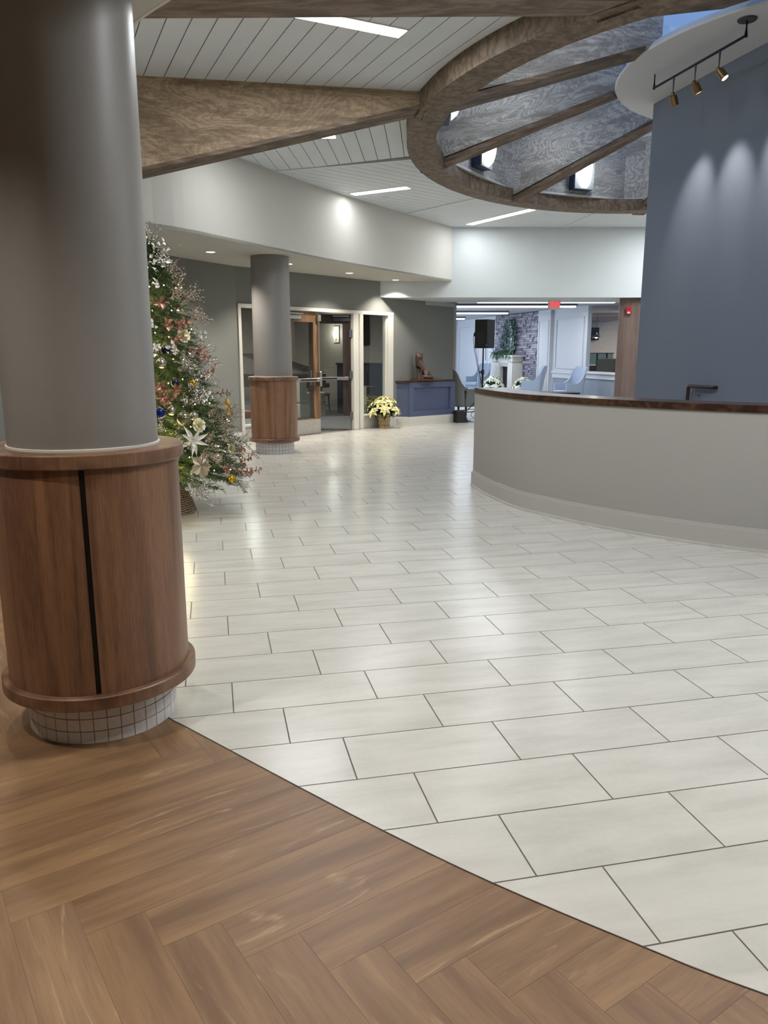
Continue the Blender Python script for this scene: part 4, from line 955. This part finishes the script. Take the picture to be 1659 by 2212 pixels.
add('eucalyptus', gA, plain('frosted_green', '#93aaa9', .6), t, fix=False, kind='stuff'); add('pine_sprigs', gB, plain('wreath_green', '#35543f', .6), t, fix=False, kind='stuff'); add('white_blooms', gC, plain('white_bloom', '#dfe3da', .5), t, fix=False, kind='stuff')
add('hoop', G().tube([(.40*cos(a), 0, .46*sin(a)) for a in [2*pi*k/32 for k in range(33)]], .02, 6), MATS['bark'], t, MWr)
MG = ML @ T(6.1, -.36, 1.40); t = thing('mantel_garland', 'long-leaved green garland spilling over the mantel shelf', 'garland', MG); g = G()
for k in range(150):
    p = Vector((rnd.uniform(-.7, .8), rnd.uniform(-.1, .1), rnd.uniform(.0, .1))); d = Vector((rnd.uniform(-1, 1), -rnd.uniform(.1, 1), rnd.uniform(-.75, .5))).normalized()
    leafgeo(g, MG @ T(*p) @ d.to_track_quat('X', 'Z').to_matrix().to_4x4(), rnd.uniform(.2, .36), .04)
add('leaves', g, plain('garland_green', '#4d6b56', .6), t, fix=False, kind='stuff'); add('stem', G().tube([(-.7, 0, .02), (0, -.02, .04), (.8, 0, .02)], .012, 6), MATS['bark'], t, MG)

# lounge chairs
def lounge_chair(label, M, fab):
    t = thing('lounge_chair', label, 'chair', M, 'upholstered lounge chairs')
    n = 26; V = []; F = []
    for i in range(n+1):
        s = -1+2*i/n; a = abs(s)      # s=-1 left arm front .. 0 back centre .. 1 right arm front
        if a < .5: th = s/.5*R(80); x = .33*sin(th)/sin(R(80)); y = .30-.10*(1-cos(th))*1.0; 
        else: x = math.copysign(.33+.02*(a-.5), s); y = .217-(a-.5)*2*.50
        hgt = .66+.44*(1 if a < .28 else max(0, .5+.5*cos(pi*min(1, (a-.28)/.42))))
        lean = .16*max(0, (hgt-.66))/.44*max(0, 1-a*1.2)
        for th_, off in ((0, 0), (1, .055)):
            nx, ny = (x/.33, (0 if a > .5 else 1)); l = math.hypot(nx, ny); nx /= l; ny /= l
            V += [(x-nx*off, y-ny*off, .28), (x-nx*off, y-ny*off+lean*.4, .62), (x-nx*off*.9, y-ny*off+lean, hgt)]
    for i in range(n):
        a = 6*i; b = a+6
        F += [(a, b, b+1, a+1), (a+1, b+1, b+2, a+2), (a+2, b+2, b+5, a+5), (a+5, b+5, b+4, a+4), (a+4, b+4, b+3, a+3), (a+3, b+3, b, a)]
    F += [(0, 1, 2, 5, 4, 3), (6*n+3, 6*n+4, 6*n+5, 6*n+2, 6*n+1, 6*n)]
    add('shell', G().add(V, F), fab, t, M, smooth=True)
    add('seat_base', G().box(-.31, -.27, .26, .31, .24, .35, bev=.01), fab, t, M); add('seat_cushion', G().box(-.28, -.33, .35, .28, .2, .47, bev=.035), fab, t, M, smooth=True)
    for x in (-.28, .28):
        for y in (-.26, .24): add('leg', G().tube([(x, y, 0), (x*.96, y*.96, .28)], [.016, .026], 6), DARKLEG, t, M)
    for x in (-.27, .27): add('stretcher', G().tube([(x, -.25, .14), (x, .23, .14)], .011, 6), DARKLEG, t, M)
    return t
ch = lounge_chair('pale blue lounge chair facing the loudspeaker by the far wall', T(3.25, 27.0, 0) @ RZ(R(-55)), FAB)
dup(ch, T(4.25, 22.5, 0) @ RZ(R(-100)), 'blue-grey lounge chair beside the fireplace seen from its back', 'upholstered lounge chairs')
dup(ch, T(4.98, 20.9, 0) @ RZ(R(-72)), 'blue lounge chair in front of the dining opening', 'upholstered lounge chairs')
c4 = lounge_chair('grey lounge chair half hidden by the blue cabinet', T(1.80, 17.85, 0) @ RZ(R(112)), FABD)
Mt = T(4.35, 19.2, 0); t = thing('low_table', 'dark low table just showing above the counter top', 'table', Mt)
add('apron', G().box(-.42, -.3, .40, .36, .3, .475), DARKLEG, t, Mt); add('tabletop', G().box(-.95, -.35, .475, .42, .35, .515, bev=.005), plain('dark_table', '#1f2022', .3), t, Mt)
for x in (-.45, .37):
    for y in (-.3, .3): add('leg', G().box(x-.02, y-.02, 0, x+.02, y+.02, .42), DARKLEG, t, Mt)
for M, lb, sd in ((T(3.55, 25.4, .0), 'white poinsettias behind the loudspeaker pole left of the fireplace', 11), (T(4.42, 24.6, .0), 'white poinsettias right of the fireplace behind the blue-grey chair', 12)):
    poinsettia(lb, M, WHB, 1.2, True, sd)

# loudspeaker, stand, microphone stand, stage monitor
Msp = T(2.15, 17.0, 1.56) @ RZ(R(-28))
t = thing('loudspeaker', 'black loudspeaker raised on a pole stand', 'loudspeaker', Msp)
g = G().prism([(-.19, .17), (-.14, -.16), (.14, -.16), (.19, .17)], 0, .60); add('cabinet', g, BLKP, t, Msp)
add('grille', G().prism([(-.188, .17), (.188, .17), (.16, .205), (0, .222), (-.16, .205)], .02, .58), plain('grille_black', '#17181a', .6, tex=200, amt=.4), t, Msp)
add('handle', G().box(-.21, -.05, .25, -.165, .1, .32), BLKP, t, Msp); add('socket_panel', G().box(-.08, -.167, .08, .08, -.16, .32), plain('panel_black', '#1c1d20', .5), t, Msp)
add('badge', G().box(.12, -.162, .05, .135, -.158, .07), CHROME, t, Msp)
Mst = T(2.15, 17.0, 0); t = thing('speaker_stand', 'black tripod stand carrying the loudspeaker', 'stand', Mst)
add('pole', G().tube([(0, 0, .25), (0, 0, 1.05)], .022, 10).tube([(0, 0, 1.0), (0, 0, 1.56)], .017, 10), BLK, t, Mst); add('collar', G().lathe([(.035, 1.0), (.035, 1.1)], 12), BLK, t, Mst); add('knob', G().tube([(.03, 0, 1.05), (-.08, 0, 1.05)], .018, 8), BLK, t, Mst)
for a in (195, 315, 75):
    x, y = cos(R(a))*.58, sin(R(a))*.58; add('leg', G().tube([(0, 0, .55), (x, y, .01)], .013, 6), BLK, t, Mst); add('brace', G().tube([(0, 0, .25), (x*.55, y*.55, .25)], .008, 5), BLK, t, Mst)
tag(add('speaker_cable', G().tube(smoothline([(2.0, 16.95, 1.95), (1.93, 16.93, 1.85), (1.94, 16.93, 1.6), (2.02, 16.93, 1.2), (2.12, 16.93, .8), (2.13, 16.93, .3)], 5), .006, 5).tube(smoothline([(2.02, 16.95, 1.72), (1.97, 16.93, 1.66), (2.0, 16.93, 1.4), (2.08, 16.93, 1.0), (2.12, 16.93, .5)], 5), .005, 5), BLKP), 'thin black cable looping down from the loudspeaker', 'cable')
Mm = T(1.76, 16.75, 0); t = thing('microphone_stand', 'low black microphone stand beside the blue cabinet', 'microphone stand', Mm)
add('base', G().lathe([(0, 0), (.13, 0), (.13, .012), (.02, .025), (0, .025)], 20, caps=False), BLK, t, Mm); add('pole', G().tube([(0, 0, .02), (0, 0, .48)], .009, 8), BLK, t, Mm); add('microphone', G().tube([(0, 0, .47), (0, 0, .60), (0, 0, .64)], [.014, .02, .028], 10).ball((0, 0, .65), .028), BLKP, t, Mm)
Mn = T(1.63, 16.55, 0) @ RZ(R(20)); t = thing('stage_monitor', 'black wedge monitor on the floor behind the cabinet end', 'loudspeaker', Mn)
add('cabinet', G().vprism([(-.12, 0), (.14, 0), (.04, .26), (-.12, .24)], -.12, .12), BLKP, t, Mn); add('grille', G().vprism([(.141, .02), (.146, .02), (.05, .255), (.045, .255)], -.1, .1), MATS['grille_black'], t, Mn)
tag(add('floor_cable', G().tube(smoothline([(1.8, 16.7, .006), (1.95, 16.62, .006), (2.05, 16.75, .02), (1.9, 16.85, .12), (1.98, 16.9, .22), (2.1, 16.95, .1)], 6), .006, 5), BLKP), 'black cable looping round the microphone stand base', 'cable')

# exit sign, fire alarm strobes
Me = T(3.49, 16.3, 2.33) @ RZ(R(35)); t = thing('exit_sign', 'red and white exit sign hanging from the bulkhead', 'sign', Me)
add('housing', G().box(-.15, -.03, 0, .15, .03, .2, bev=.004), plain('sign_white', '#d9d7d2', .4), t, Me); add('canopy', G().box(-.06, -.03, .2, .06, .03, .215), MATS['sign_white'], t, Me)
cu = bpy.data.curves.new('exit_text', 'FONT'); cu.body = 'EXIT'; cu.size = .155; cu.extrude = .002; cu.align_x = 'CENTER'; cu.offset = .004
to = bpy.data.objects.new('tmp', cu); COL.objects.link(to); bpy.context.view_layer.update()
me = bpy.data.meshes.new_from_object(to.evaluated_get(bpy.context.evaluated_depsgraph_get())); bpy.data.objects.remove(to)
me.materials.clear(); me.materials.append(emit('exit_red', '#e03040', 1.6))
add('lettering', me, None, t, Me @ T(0, -.033, .045) @ RX(R(90)), label='red EXIT lettering')
Mwc = T(4.80, 15.66, 0) @ RZ(R(-14))
t = thing('wood_pillar', 'flat wood-clad pillar between the lounge opening and the blue wall', 'pillar', Mwc)
WPIL = wood('pillar_wood', '#5b4b45', '#6d5c55', '#7e6d64', s=1.5, axis=2, rings=3, streak=1.4, rough=.5, stretch=.06, line=.1)
add('front_panel', G().box(-.15, .0, 0, .34, .03, BZ), WPIL, t, Mwc); add('side_panel', G().box(.34, .0, 0, .44, .35, BZ), OAKDOOR, t, Mwc); add('core', G().box(-.14, .03, 0, .34, .34, BZ), WPIL, t, Mwc)
add('base', G().box(-.16, -.012, 0, .45, .36, .12), TRIM, t, Mwc)
def strobe(label, M):
    t = thing('fire_alarm', label, 'fire alarm', M, 'red fire alarm strobes'); add('housing', G().box(-.05, -.045, 0, .05, 0, .15, bev=.01), plain('alarm_red', '#a81c22', .4), t, M); add('lens', G().box(-.025, -.06, .02, .025, -.045, .055), plain('alarm_lens', '#d8c9c9', .2), t, M); return t
strobe('red fire alarm strobe on the wood-clad pillar', Mwc @ T(.03, 0, 2.2)); strobe('small red fire alarm strobe on the far white pilaster', ML @ T(-.05, -.10, 2.45))

# dining room beyond the lounge opening
g = G(); g.box(6.5, 33.5, 0, 16, 33.7, 3.0); add('wall_dining', g, plain('dining_wall', '#c9c4bb', .7), kind='structure')
add('wall_dining', G().box(7.5, 33.3, .9, 8.45, 33.48, 2.4), plain('marble_backsplash', '#bdb9b3', .4, tex=3, amt=.15), kind='structure')
add('wall_dining', G().box(8.95, 28.5, 0, 9.3, 29.2, 2.95), plain('dining_grey', '#8e8c84', .7), kind='structure')
Md = T(8.62, 33.15, 0)
t = thing('television', 'black television high on the dining room wall', 'television', Md @ T(0, 0, 2.1)); add('screen', G().box(-.37, 0, 1.98, .47, .06, 2.50), plain('tv_black', '#060608', .2), t, Md @ RZ(.25)); add('caption', G().box(-.33, -.004, 2.22, .0, 0, 2.27), emit('tv_blue', '#2f7ad6', 2.5), t, Md @ RZ(.25)); add('mount', G().box(-.05, .06, 2.15, .15, .32, 2.3), BLK, t, Md @ RZ(.25))
Mpd = T(7.28, 27.0, 0); t = thing('pendant_lamp', 'silver dome pendant lamp in the dining room opening', 'pendant lamp', Mpd @ T(0, 0, 2.0))
add('cord', G().tube([(0, 0, 2.12), (0, 0, 2.95)], .006, 5), BLK, t, Mpd); add('shade', G().lathe([(.02, 2.14), (.03, 2.08), (.10, 2.05), (.15, 1.97), (.145, 1.97), (.09, 2.04), (.02, 2.06)], 24, caps=False), CHROME, t, Mpd, smooth=True); add('bulb', G().ball((0, 0, 1.99), .045), emit('bulb_glow', '#fff2d8', 12), t, Mpd)
lamp('bulb_light', 'POINT', 25, WARM, Mpd @ T(0, 0, 1.9), t, shadow_soft_size=.1)
Mgl = T(7.7, 25.2, 0); t = thing('globe_lamp', 'glowing white globe lamp beside the wood-clad pillar', 'lamp', Mgl @ T(0, 0, 2.5)); add('globe', G().ball((0, 0, 2.57), .10), emit('globe_glow', '#fffdf6', 9), t, Mgl, smooth=True); add('stem', G().tube([(0, 0, 2.66), (0, 0, 2.95)], .008, 5), BLK, t, Mgl)
Mk = T(7.3, 28.2, 0); t = thing('serving_counter', 'dark serving counter with glass guards in the dining room', 'counter', Mk)
add('body', G().box(-.4, 0, 0, 1.0, .6, 1.0), plain('counter_dark', '#1a1b1e', .5), t, Mk)
for k, x in enumerate((-.35, .0, .35, .7)): add('guard_post', G().box(x, 0, 1.0, x+.05, .05, 1.45), BLK, t, Mk)
add('guard_pane', G().box(-.35, .02, 1.05, .95, .03, 1.45), glass('guard_glass', '#b9cac4', .08), t, Mk); add('top_rail', G().box(-.35, 0, 1.43, .98, .05, 1.46), BLK, t, Mk)
TAUPE = plain('taupe_fabric', '#a89f88', .85)
for k, (x, y, a) in enumerate(((6.75, 23.3, 20), (7.05, 24.3, -10), (7.6, 25.6, 35), (7.45, 23.5, 160))):
    t = side_chair(['taupe dining chair nearest the opening sill', 'taupe dining chair behind the nearest one at the sill', 'taupe dining chair under the serving counter', 'taupe dining chair at the right of the dining opening'][k], T(x, y, 0) @ RZ(R(a)) @ Matrix.Scale(1.28, 4), TAUPE, 'dining_chair'); t['group'] = 'dining chairs past the opening'
    add('back_pad', G().box(-.215, .17, .5, .215, .24, 1.0, bev=.02), TAUPE, t, T(x, y, 0) @ RZ(R(a)) @ Matrix.Scale(1.28, 4))
lamp('dining_fill', 'AREA', 450, WARM, T(9, 28, 2.9), None, shape='RECTANGLE', size=4, size_y=6)  # no fitting here; area lamp added to lift the dim dining room

# ------------------------------------------------------------------ light fittings in the hall
def linear(label, p, q, wd, pw_):
    v = Vector(q)-Vector(p); l = v.length; M = FR(p, v, CEIL)
    t = thing('linear_light', label, 'ceiling light', M, 'linear lights in the planked ceiling')
    add('frame', G().box(-.012, -.012-wd/2, -.008, l+.012, wd/2+.012, 0), TRIM, t, M)
    add('diffuser', G().box(0, -wd/2, -.012, l, wd/2, -.007), emit('led_glow', '#fdfcf6', 6), t, M)
    lamp('tube', 'AREA', pw_*1.6, NEUT, M @ T(l/2, 0, -.03), t, shape='RECTANGLE', size=l, size_y=wd, specular_factor=.35)
linear('bright linear ceiling light at the top of the picture', (-1.0, 5.83), (.14, 6.385), .14, 30)
linear('linear ceiling light mostly hidden by the tapering rafter', (-1.5, 9.16), (-.54, 9.16), .17, 9)
linear('linear ceiling light over the cream fascia, middle of the far ceiling', (-.47, 12.36), (.35, 11.87), .15, 4.5)
linear('linear ceiling light in the farthest ceiling wedge, near the bulkhead', (1.60, 15.15), (2.48, 13.62), .15, 10)
linear('unseen linear fill light on the side hidden by the blue wall', (7.2, 11.5), (7.9, 10.3), .13, 60)  # out of view, kept strong to fill the hall with light
linear('unseen linear fill light over the hidden side of the desk', (7.6, 7.0), (7.4, 5.6), .13, 60)  # unseen as well; its power serves as fill
linear('unseen linear light added for the far floor, beyond the blue wall in the far right wedge', (5.3, 14.7), (5.5, 13.3), .15, 26)  # put in out of sight to brighten the far floor
linear('unseen linear fill light behind the top rafter', (1.6, 3.2), (2.9, 3.0), .13, 44)  # not in view; supplies fill over the near zone
def downlight(x, y, pw_, label, ang=120, col=WARM, vis=True, z=SOF, blend=.6):
    M = T(x, y, z); t = thing('downlight', label, 'ceiling light', M, 'round downlights in the soffit')
    add('trim_ring', G().lathe([(.062, -.004), (.078, -.004), (.078, 0), (.062, 0)], 24, caps=False), TRIM, t, M); add('lens', G().lathe([(0, -.002), (.062, -.002), (.062, -.001), (0, -.001)], 24, caps=False), emit('downlight_glow', '#fff8ec', 8), t, M)
    lamp('beam', 'SPOT', pw_, col, M @ T(0, 0, -.012), t, spot_size=R(ang), spot_blend=blend, shadow_soft_size=.05)
DL = [(-2.38, 11.05, 'second downlight from the left, over the grey curved wall'), (-1.49, 12.5, 'downlight just right of the far column top'), (-.60, 13.9, 'downlight above the open door'), (.22, 15.2, 'downlight above the poinsettia beside the bulkhead')]
for x, y, lb in DL: downlight(x, y, 110, lb)
for j_, (x, y) in enumerate(((-3.0, 8.6), (-2.9, 6.2), (-2.0, 3.9), (-1.9, 1.8), (-.3, 1.4), (1.7, .4), (-1.2, -1.2), (.8, -1.4), (3.4, .3), (5.6, .6), (-3.6, 3.0))): downlight(x, y, [44, 44, 50, 70, 34, 34, 60, 44, 44, 44, 80][j_], 'unseen added soffit downlight, '+['behind the tree', 'left of the tree', 'left behind the near column', 'left of the near column', 'above the camera', 'right over the tiles', 'behind the camera on the left', 'behind the camera', 'over the near end of the desk', 'far right of the desk', 'far left over the wood floor'][j_])  # downlights out of view, added to light the near zone
for x, y in ((-2.62, 10.33), (-.42, 14.2)):
    tag(add('sprinkler_cover', G().lathe([(0, -.006), (.035, -.006), (.04, 0), (0, 0)], 16, M=T(x, y, SOF), caps=False), TRIM), 'tiny round sprinkler cover on the soffit '+('over the tree' if y < 12 else 'near the door downlight'), 'sprinkler')
for x, y in ((.02, 12.62), (2.0, 14.4)):
    tag(add('sprinkler_cover', G().lathe([(0, -.01), (.04, -.01), (.045, 0), (0, 0)], 16, M=T(x, y, CEIL), caps=False), TRIM), 'tiny round sprinkler cover on the planked ceiling '+('beside the middle linear light' if x < 1 else 'beside the farthest linear light'), 'sprinkler')
# wall lights round the skylight drum
for i, lb in ((0, 'curved wall light above the topmost rafter, out of view'), (1, 'leftmost glowing wall light half hidden by the ring beam'), (2, 'curved wall light between the second and third rafter'), (3, 'curved wall light nearest the blue wall'), (4, 'curved wall light hidden behind the blue wall')):
    p, q = facets[i]; m = (p+q)/2 if i != 3 else p*.42+q*.58; M = FR(m, p-q)
    t = thing('drum_wall_light', lb, 'wall light', M @ T(0, 0, 3.9), 'curved wall lights round the skylight')
    add('box', G().box(-.17, 0, 3.90, .17, .14, 4.46), plain('sconce_navy', '#2c3856', .5), t, M)
    add('plate', G().box(-.17, .14, 3.90, .17, .155, 4.46), plain('sconce_plate_grey', '#8e9396', .4), t, M)
    n = 10; V = []; F = []
    for k in range(n+1):
        a = -1+2*k/n; zz = 4.18+.26*a; h = (1-a*a)**.5*.105+.002
        V += [(-.05, .157, zz), (-.05, .157+h, zz), (.05, .157+h, zz), (.05, .157, zz)]
    for k in range(n):
        b = 4*k; F += [(b, b+4, b+5, b+1), (b+1, b+5, b+6, b+2), (b+2, b+6, b+7, b+3)]
    F += [(0, 1, 2, 3), (4*n+3, 4*n+2, 4*n+1, 4*n)]
    add('shade', G().add(V, F), emit('drum_glow', '#fffdf5', 7), t, M); lamp('glow', 'POINT', 5, NEUT, M @ T(0, .5, 4.18), t, shadow_soft_size=.08)
# track light on the disc
ZB = 4.075; r0 = Vector((2.72, 8.44, ZB)); r1 = Vector((3.04, 7.13, ZB)); tv = r1-r0
t = thing('track_light', 'dark track rail with three brass spotlights under the ceiling disc', 'track light', T(*((r0+r1)/2)))
add('rail', G().tube([r0, r1], .012, 8), NAVYM, t); add('post', G().tube([r0-Vector((0, 0, .012)), r0+Vector((0, 0, .06)), r0+Vector((0, 0, .125))], [.014, .006, .006], 8), NAVYM, t); add('post', G().tube([r1-Vector((0, 0, .012)), r1+Vector((0, 0, .06)), r1+Vector((0, 0, .125))], [.016, .007, .007], 8), NAVYM, t)
add('canopy', G().lathe([(0, -.012), (.075, -.012), (.08, 0), (0, 0)], 28, M=T(r1.x+.0, r1.y, 4.2), caps=False), plain('canopy_grey', '#3f423f', .5), t)
TG = [(3.24, 8.48, 2.95), (3.40, 7.90, 2.95), (3.55, 7.28, 3.0)]
for k, (s_, tg) in enumerate(zip((.25, .50, .755), TG)):
    p = r0+tv*s_; hp = p-Vector((0, 0, .155)); tgt = Vector(tg)
    add('stem', G().tube([p+Vector((0, 0, .01)), p-Vector((0, 0, .03)), hp], [.011, .009, .004], 6), plain('stem_bronze', '#6a5a55', .4, .5), t)
    d = (tgt-hp).normalized(); d = (d+Vector((0, -.1*k, 0))).normalized(); Mh = aim(hp, hp+d)
    h = add('head', G().lathe([(0, .02), (.016, .02), (.016, -.012), (.034, -.014), (.036, -.10), (.031, -.10), (.031, -.085), (0, -.085)], 20, caps=False), BRASS, t, Mh, smooth=True)
    add('lens', G().lathe([(0, -.088), (.030, -.088), (.030, -.086), (0, -.086)], 16, caps=False), emit('spot_glow', '#fffaf0', 20), h, Mh)
    lamp('beam', 'SPOT', 42, WARM, aim(hp+d*.11, tgt), t, spot_size=R(46), spot_blend=1.0, shadow_soft_size=.04)
bpy.context.view_layer.update()
